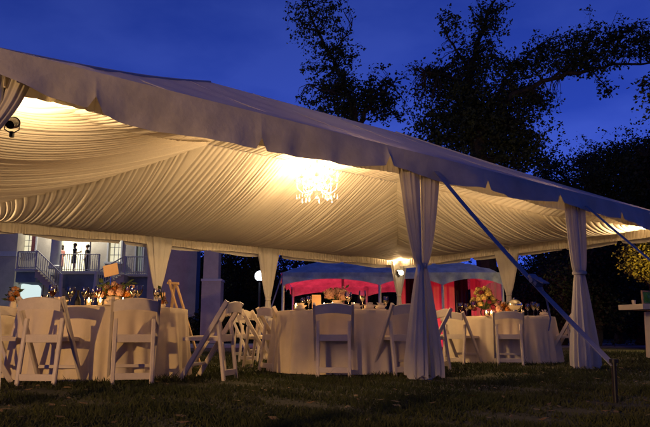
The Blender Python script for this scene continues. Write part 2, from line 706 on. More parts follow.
curtain(U0 + .10, .05, 'A', 'cream curtain at the far left corner under the dark clamp', ztie=1.45, top=.17, shift=-.28, tie=.05, bot=.12)
curtain(.04, .05, 'A', 'widest pair of tied white drapes, beside the upper end of the long tie-down strap', ztie=1.19, top=.30, bot=.21, tie=.042, belly=.45)
curtain(poles[2][0], .05, 'A', 'tied white drape between the right table and the bar table', ztie=1.30, top=.205, tie=.075, bot=.21, belly=.9)
curtain(U1 - .07, W - .07, 'A', 'small cream curtain behind the glowing globe lamp at the back corner', ztie=1.42, top=.27, tie=.05, bot=.07, split=False)
curtain(r_b[0], W - .07, 'A', 'cream curtain beside the distant white globe street lamp', ztie=1.20, top=.25, tie=.05, bot=.08, split=False)
curtain(r_a[0], W - .07, 'A', 'cream curtain in front of the mansion terrace, beside the slanted wooden stand', ztie=1.28, top=.26, tie=.05, bot=.10, split=False)
curtain(U1 - .07, 3.62, 'B', 'cream curtain hanging above the silver bowl, left of the tie-down strap', ztie=1.30, top=.30, tie=.05, bot=.07, split=False)

# ------------------------------------------------------------------ lamps fixed to the corner poles
def par_can(loc, d, label, energy, lit=False, size=.04, blend=1, ang=120, sc=.75):
    root = empty('uplight', loc, 0, label, 'lamp', 'lamps clamped to the tent poles')
    d = Vector(d).normalized()
    q = d.to_track_quat('Z', 'Y').to_matrix()
    b = MB()
    prof = [(.02, -.13), (.06, -.12), (.07, -.06), (.075, .07), (.085, .075), (.085, .09), (.066, .09), (.06, .05), (0, .045)]
    n = 18
    tmp = MB().lathe(prof, n)
    b.add([q @ Vector(v) for v in tmp.v], tmp.f)
    b.build('can', 'black', root)
    yk = MB()
    yk.tube([q @ Vector((.09, 0, 0)), q @ Vector((.1, -.08, -.05)), q @ Vector((0, -.14, -.06)), q @ Vector((-.1, -.08, -.05)), q @ Vector((-.09, 0, 0))], .009, 6)
    yk.box(q @ Vector((0, -.15, -.06)), (.05, .05, .08))
    yk.build('clamp', 'black', root)
    ln = MB()
    if lit:
        ln.ball((0, 0, 0), .075, 16, 10)
        o = ln.build('globe', 'lens', root, loc=d * .10)
    else:
        tmp = MB().lathe([(.058, .056), (.03, .062), (0, .064)], n)
        ln.add([q @ Vector(v) for v in tmp.v], tmp.f)
        ln.build('lens', 'lens', root)
    root.scale = (sc, sc, sc)
    l = lamp('uplight_beam', 'SPOT', d * (.2), energy, WARM, root, size, spot_size=R(ang), spot_blend=blend)
    aim(l, d)
    return root


up = Vector((0, 0, 1))
par_can(T(U0 + .17, .12, 1.95), A * .5 + B * .9 + up * .55, 'black can lamp clamped to the curtained pole at far left', 190, sc=.5)
par_can(T(U1 - .2, .2, 1.95), -A * .5 + B * .5 + up * .8, 'black can lamp on the corner pole beyond the right edge', 300)
o = par_can(T(U1 - .16, W - .16, 2.0), -A * .45 - B * .45 + up * 1.0, 'round glowing globe lamp at the back corner of the tent', 200, ang=150)
gl = MB().ball((0, 0, 0), .085, 16, 10).build('globe', 'lens', o, loc=(B * -.14 + A * -.02 + Vector((0, 0, -.02))))
par_can(T(U0 + .2, W - .2, 1.95), A * .5 - B * .5 + up * .8, 'black can lamp on the back left corner pole outside the frame', 480)

par_can(T(.12, .22, 1.99), B * .85 + up * .6 - A * .25, 'can lamp on the pole hidden behind the widest drapes', 360, sc=.6)
par_can(T(poles[2][0] + .26, .22, 1.99), B * .85 + up * .6, 'can lamp on the pole hidden behind the drape near the bar table', 240, sc=.6)

# ------------------------------------------------------------------ chandelier
cc = onx(317, 10.0, 2.86)
ch = empty('chandelier', cc, 0, 'lit crystal chandelier hanging from the middle of the tent ceiling', 'chandelier')
MB().lathe([(0, -.30), (.02, -.29), (.045, -.26), (.02, -.22), (.03, -.18), (.075, -.14), (.06, -.08), (.025, -.03), (.03, .08), (.06, .12), (.03, .17), (.018, .30), (.03, .33), (.012, .36), (0, .36)], 18).build('column', 'crystal', ch)
zc = 3.55
MB().tube([(0, 0, .36), (0, 0, .62)], .008, 6).build('chain', 'silver', ch)
rr = random.Random(5)
for tier, (n, rad, zb, zt) in enumerate(((8, .33, -.10, .05), (5, .19, .10, .22))):
    for k in range(n):
        t = 2 * PI * (k + .3 * tier) / n
        c, s = math.cos(t), math.sin(t)
        pts = [(c * r, s * r, z) for r, z in ((.03, zb + .04), (rad * .35, zb - .05), (rad * .7, zb - .07), (rad * .95, zb), (rad, zt - .05))]
        arm = MB().tube(pts, [.011, .011, .010, .009, .008], 7)
        arm.lathe([(.006, -.03), (.035, -.015), (.04, 0), (.012, 0), (.011, .05), (0, .05)], 12, (c * rad, s * rad, zt))
        a_o = arm.build('arm', 'crystal', ch)
        MB().lathe([(.012, 0), (.019, .02), (.017, .045), (.005, .07), (0, .075)], 10, (c * rad, s * rad, zt + .052)).build('bulb', 'bulb', a_o)
        for m in range(5):
            dr = MB()
            rq = rad * (.45 + .14 * m)
            tt = t + rr.uniform(-.12, .12)
            z0 = zb - .10 - rr.uniform(0, .07)
            dr.ball((math.cos(tt) * rq, math.sin(tt) * rq, z0), .013, 6, 4, sq=(1, 1, 1.7))
            dr.tube([(math.cos(tt) * rq, math.sin(tt) * rq, z0), (math.cos(tt) * rq, math.sin(tt) * rq, z0 + .06)], .005, 5)
            dr.build('pendant', 'crystal', a_o, smooth=False)
for k in range(10):
    sw = MB()
    t = 2 * PI * k / 10
    sw.tube([(math.cos(t) * (.03 + .19 * m / 8), math.sin(t) * (.03 + .19 * m / 8), .33 - .17 * m / 8 - .05 * math.sin(PI * m / 8)) for m in range(9)], .004, 4)
    for m in range(9):
        q = m / 8
        r = .03 + .19 * q
        z = .33 - .17 * q - .05 * math.sin(PI * q)
        sw.ball((math.cos(t) * r, math.sin(t) * r, z), .010, 6, 4)
    sw.build('bead_string', 'crystal', ch, smooth=False)
lamp('chandelier_glow', 'POINT', (0, 0, -.02), 470, WARM, ch, .16)

# ------------------------------------------------------------------ tie-down straps
straps = 'tie-down straps staked outside the tent'


def strap(a, b, label, wd=.05, ratchet=.62):
    a, b = Vector(a), Vector(b)
    root = empty('tie_down_strap', b * Vector((1, 1, 0)) if False else (b.x, b.y, 0), 0, label, 'strap', straps)
    o = Vector((b.x, b.y, 0))
    d = b - a
    side = Vector((d.y, -d.x, 0)).normalized()
    wb = MB()
    nn = d.cross(side).normalized()
    for k in range(14):
        p0, p1 = [a - o + d * q - Vector((0, 0, .05 * math.sin(PI * q))) for q in (k / 14, (k + 1) / 14)]
        wb.beam(p0, p1, wd, .006, up=nn, ch=.1)
    tl0 = a + d * (ratchet + .03) - o
    wb.tube([tl0, tl0 + Vector((.03, -.01, -.10)), tl0 + Vector((.05, -.02, -.26)), tl0 + Vector((.03, -.01, -.36))], [.007, .009, .007, .005], 5)
    wb.build('webbing', 'strap', root)
    m = a + d * ratchet - o
    dn = d.normalized()
    r = MB()
    r.beam(m - dn * .065, m + dn * .065, wd * 1.3, .035)
    r.tube([m - side * .05, m + side * .05], .024, 10)
    r.beam(m + Vector((0, 0, .02)), m + dn * .17 + Vector((0, 0, .07)), wd * 1.2, .012)
    tl = MB().tube([m + dn * .02, m + dn * .03 - Vector((0, 0, .06)), m + dn * .10 - Vector((0, 0, .10)), m + dn * .13 - Vector((0, 0, .03))], .012, 6)
    r.build('ratchet', 'strap', root)
    st = MB()
    st.tube([(-.01, .01, -.2), (.0, 0, b.z + .02)], .016, 10)
    st.lathe([(.03, 0), (.03, .025), (0, .028)], 10, (0, 0, b.z + .02))
    st.build('stake', 'black', root)
    return root


sp = onz(617, 403, 0)
sp2 = sp + (T(poles[2][0], 0) - T(0, 0))
a1 = T(.2, -.06, 2.25)
strap(a1, (sp.x, sp.y, .25), 'long blue-grey strap with ratchet running down to the black stake in the lawn', .055, .67)
strap(T(poles[2][0] + .12, -.06, 2.25), (sp2.x, sp2.y, .25), 'blue-grey strap leaving the frame at the right edge', .055, .8)

# ------------------------------------------------------------------ tables
def table(x, y, label, r=.9, H=.75, seed=1):
    root = empty('banquet_table', (x, y, 0), 0, label, 'table', 'round banquet tables under the tent')
    rr = random.Random(seed)
    MB().lathe([(0, .715), (r - .03, .715), (r - .015, .72), (r - .015, .742), (0, .742)], 48).build('tabletop', 'wood', root)
    n = 330
    ph = [rr.uniform(0, 6) for _ in range(6)]
    rows = [[(0, 0, H)] * (n + 1)]
    for q in (.5, .9, .97):
        rows.append([(r * q * math.cos(2 * PI * k / n), r * q * math.sin(2 * PI * k / n), H) for k in range(n + 1)])
    for j in range(15):
        q = j / 14
        row = []
        for k in range(n + 1):
            t = 2 * PI * (k % n) / n
            f = (.55 * math.sin(16 * t + ph[0] + .6 * math.sin(3 * t + ph[3])) + .35 * math.sin(27 * t + ph[1]) + .25 * math.sin(41 * t + ph[2]) + .3 * math.sin(7 * t + ph[4]))
            am = .052 * q ** .8
            rad = r + .012 + .05 * q + am * f
            z = H - .012 - (H - .02) * q if j else H - .006
            row.append((rad * math.cos(t), rad * math.sin(t), z + (.006 * f if q > .95 else 0)))
        rows.append(row)
    MB().grid(rows).build('tablecloth', 'cloth', root, angle=80)
    return root


TL, TM, TR_, TB, TF = (-2.5, 7.35), (.24, 8.4), (3.0, 11.1), (-.2, 12.2), (-4.75, 9.0)
table(*TL, 'left round table with orange flowers, backed by the mansion', seed=1)
table(*TM, 'middle round table with two pink flower heads, in front of the red-lit tent', seed=2)
table(*TR_, 'farther round table at right with the tall yellow bouquet', seed=3)
table(*TB, 'rear table hidden behind the middle one, seen between its left chairs', seed=4)
table(*TF, 'table at the left edge with a small orange posy', seed=5)

# ------------------------------------------------------------------ chairs
chairs = 'white folding chairs around the tables'


def make_chair():
    root = empty('folding_chair')
    tr = MB()
    rows = []
    n = 14
    for k in range(n + 1):
        x = -.205 + .41 * k / n
        q = 1 - (x / .205) ** 2
        y = -.268 - .030 * q
        zt, zb = .775 + .030 * q, .672 + .022 * q
        rows.append([(x, y - .011, zb), (x, y + .011, zb + .004), (x, y + .005, zt - .006), (x, y - .003, zt), (x, y - .015, zt - .006), (x, y - .011, zb)])
    tr.grid(rows)
    tr.f += [(0, 1, 2, 3, 4), tuple(reversed(range(n * 6, n * 6 + 5)))]
    tr.build('top_rail', 'chair', root)
    for s in (-1, 1):
        p = MB()
        p.beam((s * .214, -.275, .80), (s * .214, .215, .0), .032, .05, up=(0, .85, .52), ch=.35)
        p.build('post', 'chair', root)
        l = MB()
        l.beam((s * .176, -.165, .61), (s * .176, -.245, 0), .040, .036, up=(0, 1, -.1), ch=.4)
        l.build('rear_leg', 'chair', root)
    st = MB()
    rows = []
    for j in range(9):
        y = -.17 + .40 * j / 8
        e = .012 * math.sin(PI * j / 8)
        rows.append([(x, y, .437 + e * (1 - (abs(x) / .18) ** 4) - (.012 if abs(x) > .17 else 0)) for x in (-.172, -.16, -.1, 0, .1, .16, .172)])
    st.grid(rows)
    st.box((0, .03, .415), (.34, .39, .034))
    st.build('seat', 'seat', root)
    fr = MB()
    fr.beam((-.172, -.187, .425), (.172, -.187, .425), .02, .074, ch=.3)
    fr.build('seat_rail', 'chair', root)
    for (y, z, hw, hh) in ((-.236, .075, .160, .06), (.135, .155, .204, .032)):
        MB().beam((-hw, y, z), (hw, y, z), .02, hh, ch=.3).build('rung', 'chair', root)
    return root


proto = make_chair()
first = [True]


def chair(px, Y, target, label, turn=0, xy=None):
    c = onx(px, Y, 0) if xy is None else Vector((*xy, 0))
    o = proto if first[0] else copy_tree(proto)
    first[0] = False
    o.location = c
    a = math.atan2(target[1] - c.y, target[0] - c.x) - PI / 2 + R(turn)
    o.rotation_euler = (0, 0, a)
    tag(o, label, 'chair', chairs)
    return o


chair(49, 6.22, TL, 'white folding chair with its back to us, left one in front of the left table')
chair(131, 6.38, TL, 'white folding chair with its back square to us below the orange bouquet', turn=-14)
chair(208, 6.86, TL, 'white folding chair on open grass at the right side of the left table', turn=8)
chair(203, 7.75, TL, 'chair half hidden behind the one on open grass, between left and middle tables', turn=-6)
chair(-14, 6.55, TL, 'chair cut by the left edge, its front leg slanting into the frame', turn=-14)
chair(14, 7.75, TL, 'chair below the small orange posy at the left edge', turn=-5)
chair(334, 7.42, TM, 'white folding chair with its back to us in the middle, below the pink flowers', turn=6)
chair(283, 8.35, TM, 'chair nearest the middle table cloth on its left, facing it', turn=30)
chair(264, 9.15, TM, 'chair just behind the nearest left chair of the middle table', turn=22)
chair(256, 11.0, TB, 'second farthest in the row of chairs left of the middle table', turn=12)
chair(248, 13.0, TB, 'farthest in the row of chairs left of the middle table')
chair(396, 7.55, TM, 'shadowed chair at the right of the middle table, partly behind the wide drapes', turn=-6)
chair(427, 8.7, TM, 'chair just right of the wide drapes, turned towards the middle table', turn=4)
chair(463, 10.3, TR_, 'grey-looking chair with its back to us, left of two before the yellow bouquet table')
chair(510, 10.0, TR_, 'grey-looking chair with its back to us below the silver bowl', turn=-4)
chair(561, 10.75, TR_, 'chair seen from the side at the right end of the farther table', turn=-8)
chair(25, 8.7, TF, 'chair behind the left table edge, nearly hidden, facing the posy', turn=8)

# wooden stand behind the left table
ws = empty('wooden_stand', onx(173, 9.3, 0), R(-20), 'slanted two-legged wooden stand behind the left table', 'stand')
MB().beam((-.12, 0, 1.20), (.34, 0, 0), .034, .028).build('leg', 'wood', ws)
MB().beam((-.04, .06, 1.18), (.42, .06, 0), .034, .028).build('leg', 'wood', ws)
MB().beam((-.12, .12, 1.18), (-.30, .25, 0), .04, .035).build('leg', 'wood', ws)
MB().beam((-.16, 0, 1.20), (.0, .06, 1.19), .045, .035).lathe([(.02, 0), (.026, .02), (.02, .04), (0, .045)], 10, (-.12, .0, 1.205)).build('head_block', 'wood', ws)


# ------------------------------------------------------------------ things on the tables
ZT = .752


def pos(px, Y, z=ZT):
    return onx(px, Y, z)


glass_proto = {}


def wine_glass(px, Y, label, wine=None, sc=1.0, group='wine glasses on the tables'):
    root = empty('wine_glass', pos(px, Y), 0, label, 'glass', group)
    prof = [(.034, 0), (.034, .003), (.008, .008), (.005, .02), (.005, .085), (.018, .10), (.036, .13), (.040, .155), (.035, .20), (.0335, .20), (.0385, .155), (.034, .131), (.0, .104)]
    prof = [(r * sc, z * sc) for r, z in prof]
    key = ('g', sc)
    if key not in glass_proto:
        glass_proto[key] = MB().lathe(prof, 20).build('bowl_and_stem', 'glass', root).data
    else:
        b = bpy.data.objects.new('bowl_and_stem', glass_proto[key])
        COL.objects.link(b)
        b.parent = root
    if wine:
        MB().lathe([(0, .106), (.03, .13), (.037, .15), (.037, .158), (0, .158)], 18).build('drink', wine, root)
    return root


def tumbler(px, Y, label, group='tumblers on the tables'):
    root = empty('tumbler', pos(px, Y), 0, label, 'glass', group)
    MB().lathe([(.03, 0), (.036, .11), (.034, .11), (.028, .008), (0, .008)], 18).build('glass_wall', 'glass', root)
    return root


def candle(px, Y, label, energy=1.4):
    root = empty('votive_candle', pos(px, Y), 0, label, 'candle', 'lit votive candles on the tables')
    MB().lathe([(.032, 0), (.036, .065), (.033, .065), (.029, .006), (0, .006)], 18).build('glass_cup', 'glass', root)
    w_ = MB().lathe([(.027, .007), (.028, .036), (.008, .034), (0, .034)], 14).build('wax', 'candle', root)
    MB().lathe([(.002, .036), (.010, .05), (.008, .066), (0, .088)], 10).build('flame', 'flame', w_)
    lamp('candle_glow', 'POINT', (0, 0, .08), energy, (1, .5, .17), root, .03)
    return root


def card(px, Y, z, wd, h, label, tilt=0, rz=0, m='card', post=False):
    root = empty('place_card', pos(px, Y, ZT), rz, label, 'card', None)
    if post:
        MB().tube([(0, 0, 0), (0, .01, z - ZT + .02)], .006, 6).lathe([(.05, 0), (.045, .012), (0, .014)], 14).build('holder', 'silver', root)
    q = Matrix.Rotation(R(tilt), 3, 'Y') @ Matrix.Rotation(R(-8), 3, 'X')
    MB().box((0, 0, z - ZT + h / 2), (wd, .006, h), q).build('sheet', m, root)
    return root


def napkin(px, Y, label, sc=1.0):
    mb = MB()
    for k in range(4):
        a = R(-50 + 33 * k)
        pts = []
        for j in range(5):
            q = j / 4
            r = .075 * sc * q
            pts.append([(math.sin(a) * r - .02 * q, -.03 + .006 * k + .01 * math.sin(9 * q), .004 + .10 * sc * q * math.cos(a) * .9), (math.sin(a) * r * 1.1 + .03, .02 + .008 * k, .004 + .085 * sc * q * math.cos(a))])
        mb.grid(pts)
    mb.box((0, 0, .006), (.14 * sc, .10 * sc, .012))
    mb.ball((0, 0, .03), .045 * sc, 12, 6, .12, (1.3, .9, .7))
    o = mb.build('folded_napkin', 'napkin', None, loc=pos(px, Y))
    return tag(o, label, 'napkin', 'folded napkins at the place settings')


def bloom(mb, c, r, rr, petals=70):
    for k in range(petals):
        z = 1 - 1.7 * (k + .5) / petals
        t = k * 2.39996 + rr.uniform(-.2, .2)
        q = math.sqrt(max(0, 1 - z * z))
        d = Vector((q * math.cos(t), q * math.sin(t), z))
        x = d.orthogonal().normalized()
        y = d.cross(x)
        p = Vector(c) + d * r * rr.uniform(.72, 1.0)
        s = r * rr.uniform(.22, .34)
        mb.add([p - x * s - d * s * .3, p - y * s * .8 + d * s * .2, p + x * s - d * s * .25, p + y * s * .8 + d * s * .25], [(0, 1, 2, 3)])
    mb.ball(c, r * .72, 8, 6, .08)


def bouquet(px, Y, label, vase, heads, leaves=14, spread=.13, base_h=.12, vase_m='ceramic', vr=.07, seed=1):
    rr = random.Random(seed)
    root = empty('bouquet', pos(px, Y), 0, label, 'flowers')
    MB().lathe([(vr * .6, 0), (vr * .95, base_h * .3), (vr, base_h * .55), (vr * .7, base_h * .92), (vr * .8, base_h), (vr * .7, base_h), (vr * .6, base_h * .9), (0, base_h * .8)], 20).build('vase', vase_m, root)
    lf = MB()
    for k in range(leaves * 3):
        t = rr.uniform(0, 2 * PI)
        r = spread * rr.uniform(.3, 1.0)
        p = Vector((r * math.cos(t), r * math.sin(t), base_h + rr.uniform(-.02, .16)))
        d = Vector((math.cos(t), math.sin(t), rr.uniform(-.2, .9))).normalized()
        x = d.orthogonal().normalized()
        L = rr.uniform(.05, .09)
        lf.add([p, p + d * L * .5 + x * L * .25, p + d * L, p + d * L * .5 - x * L * .25], [(0, 1, 2, 3)])
        lf.tube([(0, 0, base_h * .8), p], .003, 4)
    lf.build('leaves', 'leafgreen', root, smooth=False)
    for (dx, dy, dz, r, m) in heads:
        mb = MB()
        bloom(mb, (dx, dy, base_h + dz), r, rr)
        mb.build('flower_head', m, root, smooth=False)
    return root


def heads(n, spread, zr, r, ms, seed, cone=0):
    rr = random.Random(seed)
    out = []
    for k in range(n):
        t = k * 2.4 + rr.uniform(-.3, .3)
        q = math.sqrt((k + .5) / n)
        z = zr[0] + (zr[1] - zr[0]) * (1 - q ** 2) + rr.uniform(-.02, .02)
        out.append((spread * q * math.cos(t), spread * q * math.sin(t), z, r * rr.uniform(.75, 1.2), rr.choice(ms)))
    return out


# left table (near edge about 6.45 m away)
bouquet(113, 6.95, 'dome of orange and rust flowers in a round cream pot on the left table', None,
        heads(30, .185, (.01, .13), .042, ['orange', 'rust', 'pink', 'pink'], 4), 16, .19, .11, 'ceramic', .10, 3)
card(108.5, 7.25, 1.115, .165, .135, 'orange square card tilted on a thin stem above the orange flowers', tilt=-14, post=True)
wine_glass(51.5, 6.72, 'red wine glass standing alone at the left of the left table, before the mansion stairs', 'wine', 1.1)
tumbler(44.5, 6.6, 'short tumbler beside the lone red wine glass on the left table')
MB_b = MB().lathe([(.036, 0), (.037, .01), (.037, .075), (.030, .10), (.014, .125), (.013, .175), (.016, .178), (.016, .19), (0, .19)], 18)
tag(MB_b.build('bottle', 'black', None, loc=pos(77, 7.1)), 'slim black bottle among the glasses left of the orange flowers', 'bottle')
tag(MB().lathe([(.045, 0), (.05, .05), (.042, .09), (.02, .10), (.012, .12), (0, .125)], 18).build('pepper_pot', 'black', None, loc=pos(63, 6.75)), 'squat black pot right of the lone red wine glass', 'pot')
wine_glass(70, 6.95, 'empty wine glass left of the slim black bottle', None, 1.1)
wine_glass(84, 6.85, 'empty wine glass just right of the slim black bottle', None, 1.05)
wine_glass(88.5, 7.4, 'red wine glass farther back, right of the slim black bottle', 'wine', 1.15)
wine_glass(97.5, 6.65, 'red wine glass next to the candle left of the orange flowers', 'wine')
wine_glass(93, 7.1, 'empty wine glass between the two red wines left of the orange flowers', None, 1.1)
candle(88.5, 6.6, 'brightest votive candle left of the orange flowers')
candle(100, 6.62, 'votive candle at the left foot of the orange flowers')
candle(122.5, 6.6, 'votive candle at the right foot of the orange flowers')
candle(30, 6.75, 'votive candle at the left end of the left table')
wine_glass(127.5, 6.9, 'empty wine glass touching the right side of the orange flowers', None, 1.15)
wine_glass(132.5, 6.7, 'middle of three wine glasses right of the orange flowers', None, 1.05)
wine_glass(137.5, 7.0, 'outermost of three wine glasses right of the orange flowers', None, 1.2)
card(131, 7.4, .935, .075, .09, 'small upright orange card behind glasses right of the orange flowers', rz=R(10), post=True)
napkin(58, 6.6, 'folded napkin in front of the squat black pot')
napkin(112, 6.52, 'cream folded napkin under the orange flowers')
card(162, 7.3, .862, .06, .07, 'small cream card at the right end of the left table', rz=R(-8), post=True)
bouquet(162.5, 7.05, 'tiny orange posy at the right end of the left table', None, heads(6, .045, (0, .05), .025, ['orange', 'pink'], 6), 4, .05, .045, 'ceramic', .035, 6)
wine_glass(156, 6.95, 'empty wine glass left of the tiny posy on the left table', None, 1.0)
# table at left edge
bouquet(12, 8.6, 'orange and red posy on the table at the left edge', None, heads(12, .07, (.0, .17), .036, ['orange', 'rust', 'orange', 'pink'], 9), 8, .08, .16, 'ceramic', .05, 9)
# middle table (near edge about 7.5 m)
bouquet(337, 8.1, 'two big pink flower heads in a round white vase on the middle table', None,
        [(-.085, -.02, .075, .082, 'pink'), (.075, -.03, .06, .088, 'pink'), (.01, .07, .10, .07, 'pink')], 10, .13, .13, 'ceramic', .085, 12)
card(316.5, 7.95, .775, .115, .17, 'upright cream menu card left of the pink flower heads', rz=R(6))
candle(324, 7.72, 'votive candle between the menu card and the pink flower heads')
candle(332.5, 7.65, 'votive candle in front of the pink flower heads')
candle(354, 7.7, 'votive candle right of the pink flower heads')
candle(296, 7.9, 'votive candle at the left end of the middle table')
wine_glass(348.5, 7.85, 'wine glass at the right side of the pink flower heads', None, 1.1)
wine_glass(362.5, 7.75, 'lone wine glass between folded napkins on the middle table', None, 1.15)
wine_glass(309, 8.0, 'wine glass left of the upright menu card', None, .9)
wine_glass(303, 8.2, 'small wine glass second from the left end of the middle table', None, .85)
wine_glass(386, 8.3, 'wine glass at the right end of the middle table', None, .95)
napkin(369, 7.7, 'folded napkin right of the lone wine glass on the middle table', 1.0)
napkin(380, 7.8, 'flat folded napkin at the right end of the middle table', 1.0)
napkin(356, 7.62, 'folded napkin left of the lone wine glass', .8)
napkin(300, 7.72, 'low folded napkin at the left end of the middle table', .9)
# right table (near edge about 10.2 m)
bouquet(484, 10.75, 'tall cone of yellow flowers dotted with dark red on the right table', None,
        heads(34, .22, (-.02, .33), .05, ['yellow', 'yellow', 'yellow', 'darkred'], 15), 16, .2, .14, 'glass', .06, 15)
bouquet(502, 10.6, 'low bunch of peach flowers beside the silver bowl', None,
        heads(12, .16, (0, .09), .055, ['pink', 'pink', 'orange'], 18), 8, .16, .10, 'ceramic', .07, 18)
sb = empty('silver_bowl', pos(515, 10.45), 0, 'domed silver bowl on a foot beside the peach flowers', 'bowl')
MB().lathe([(.07, 0), (.06, .012), (.02, .03), (.02, .06), (.06, .08), (.11, .115), (.13, .16), (.135, .165), (.125, .165), (.10, .12), (0, .09)], 28).build('bowl', 'silver', sb)
MB().lathe([(.128, .166), (.12, .205), (.085, .245), (.04, .265), (.012, .27), (.018, .285), (0, .295)], 28).build('lid', 'silver', sb)
candle(486.5, 10.28, 'votive candle at the foot of the yellow bouquet', 2)
candle(491.5, 10.35, 'votive candle right of the yellow bouquet foot', 2)
wine_glass(474, 10.6, 'wine glass left of the yellow bouquet', None, 1.2)
wine_glass(461, 10.6, 'wine glass with red wine at the left end of the right table', 'wine', 1.1)
wine_glass(467, 10.9, 'wine glass second from the left on the right table', None, 1.1)
wine_glass(528, 10.5, 'wine glass right of the silver bowl', None, 1.0)
wine_glass(534, 10.7, 'taller wine glass, second to the right of the silver bowl', None, 1.2)
wine_glass(538, 10.45, 'third wine glass to the right of the silver bowl', None, 1.0)
napkin(544, 10.5, 'folded napkin at the right end of the right table', 1.2)
tumbler(523, 10.4, 'short tumbler against the silver bowl')

# ------------------------------------------------------------------ bar table at right
bt = empty('bar_table', onx(657, 12.6, 0), R(20), 'high bar table with draped leg at the right edge', 'table')
MB().box((0, 0, .975), (1.1, .6, .10)).build('tabletop', 'cloth', bt)
rows = []
for j in range(13):
    z = .885 - .87 * j / 12
    rows.append([((.16 + .03 * j / 12) * (1 + .13 * math.sin(7 * 2 * PI * k / 60)) * math.cos(2 * PI * k / 60) + .02, (.15 + .03 * j / 12) * (1 + .13 * math.sin(7 * 2 * PI * k / 60)) * math.sin(2 * PI * k / 60), z) for k in range(61)])
MB().grid(rows).build('draped_leg', 'cloth', bt, angle=80)
c = onx(648, 12.5, 1.026)
pf = empty('picture_frame', c, R(25), 'small wooden frame with green picture on the bar table', 'frame')
MB().beam((-.14, 0, .0), (-.14, 0, .27), .03, .03).beam((.14, 0, .0), (.14, 0, .27), .03, .03).beam((-.125, 0, .255), (.125, 0, .255), .03, .03).beam((-.125, 0, .015), (.125, 0, .015), .03, .03).build('moulding', 'wood', pf)
MB().box((0, .004, .135), (.25, .006, .22)).ball((.0, -.002, .13), .07, 10, 6, .2, (1, .2, 1)).build('picture', 'green', pf)
tag(MB().lathe([(.03, 0), (.04, .08), (.036, .08), (.028, .01), (0, .01)], 16).build('cup', 'ceramic', None, loc=onx(634, 12.4, 1.026)), 'small cream cup at the left end of the bar table', 'cup')

# ------------------------------------------------------------------ mansion on the left
YB = 38.5


def bx(px, y=YB):
    return at(px, 270, y).x


def bz(py, y=YB):
    return at(325, py, y).z


man = empty('mansion', (bx(80), YB, 0), 0, 'grey-blue stone mansion with lit doorway and double outside stairs', 'building')
OX = man.location.copy()


def mpart(mb, name, m, parent=None, smooth=False):
    mb.v = [(v[0] - OX.x, v[1] - OX.y, v[2]) for v in mb.v]
    o = mb.build(name, m, parent or man, smooth)
    return o


def wall(x0, x1, z0, z1, y, th, holes):
    mb = MB()
    xs = sorted({x0, x1, *[h[0] for h in holes], *[h[1] for h in holes]})
    zs = sorted({z0, z1, *[h[2] for h in holes], *[h[3] for h in holes]})
    for i in range(len(xs) - 1):
        for j in range(len(zs) - 1):
            cx, cz = (xs[i] + xs[i + 1]) / 2, (zs[j] + zs[j + 1]) / 2
            if any(h[0] < cx < h[1] and h[2] < cz < h[3] for h in holes):
                continue
            mb.box((cx, y + th / 2, cz), (xs[i + 1] - xs[i], th, zs[j + 1] - zs[j]))
    return mb


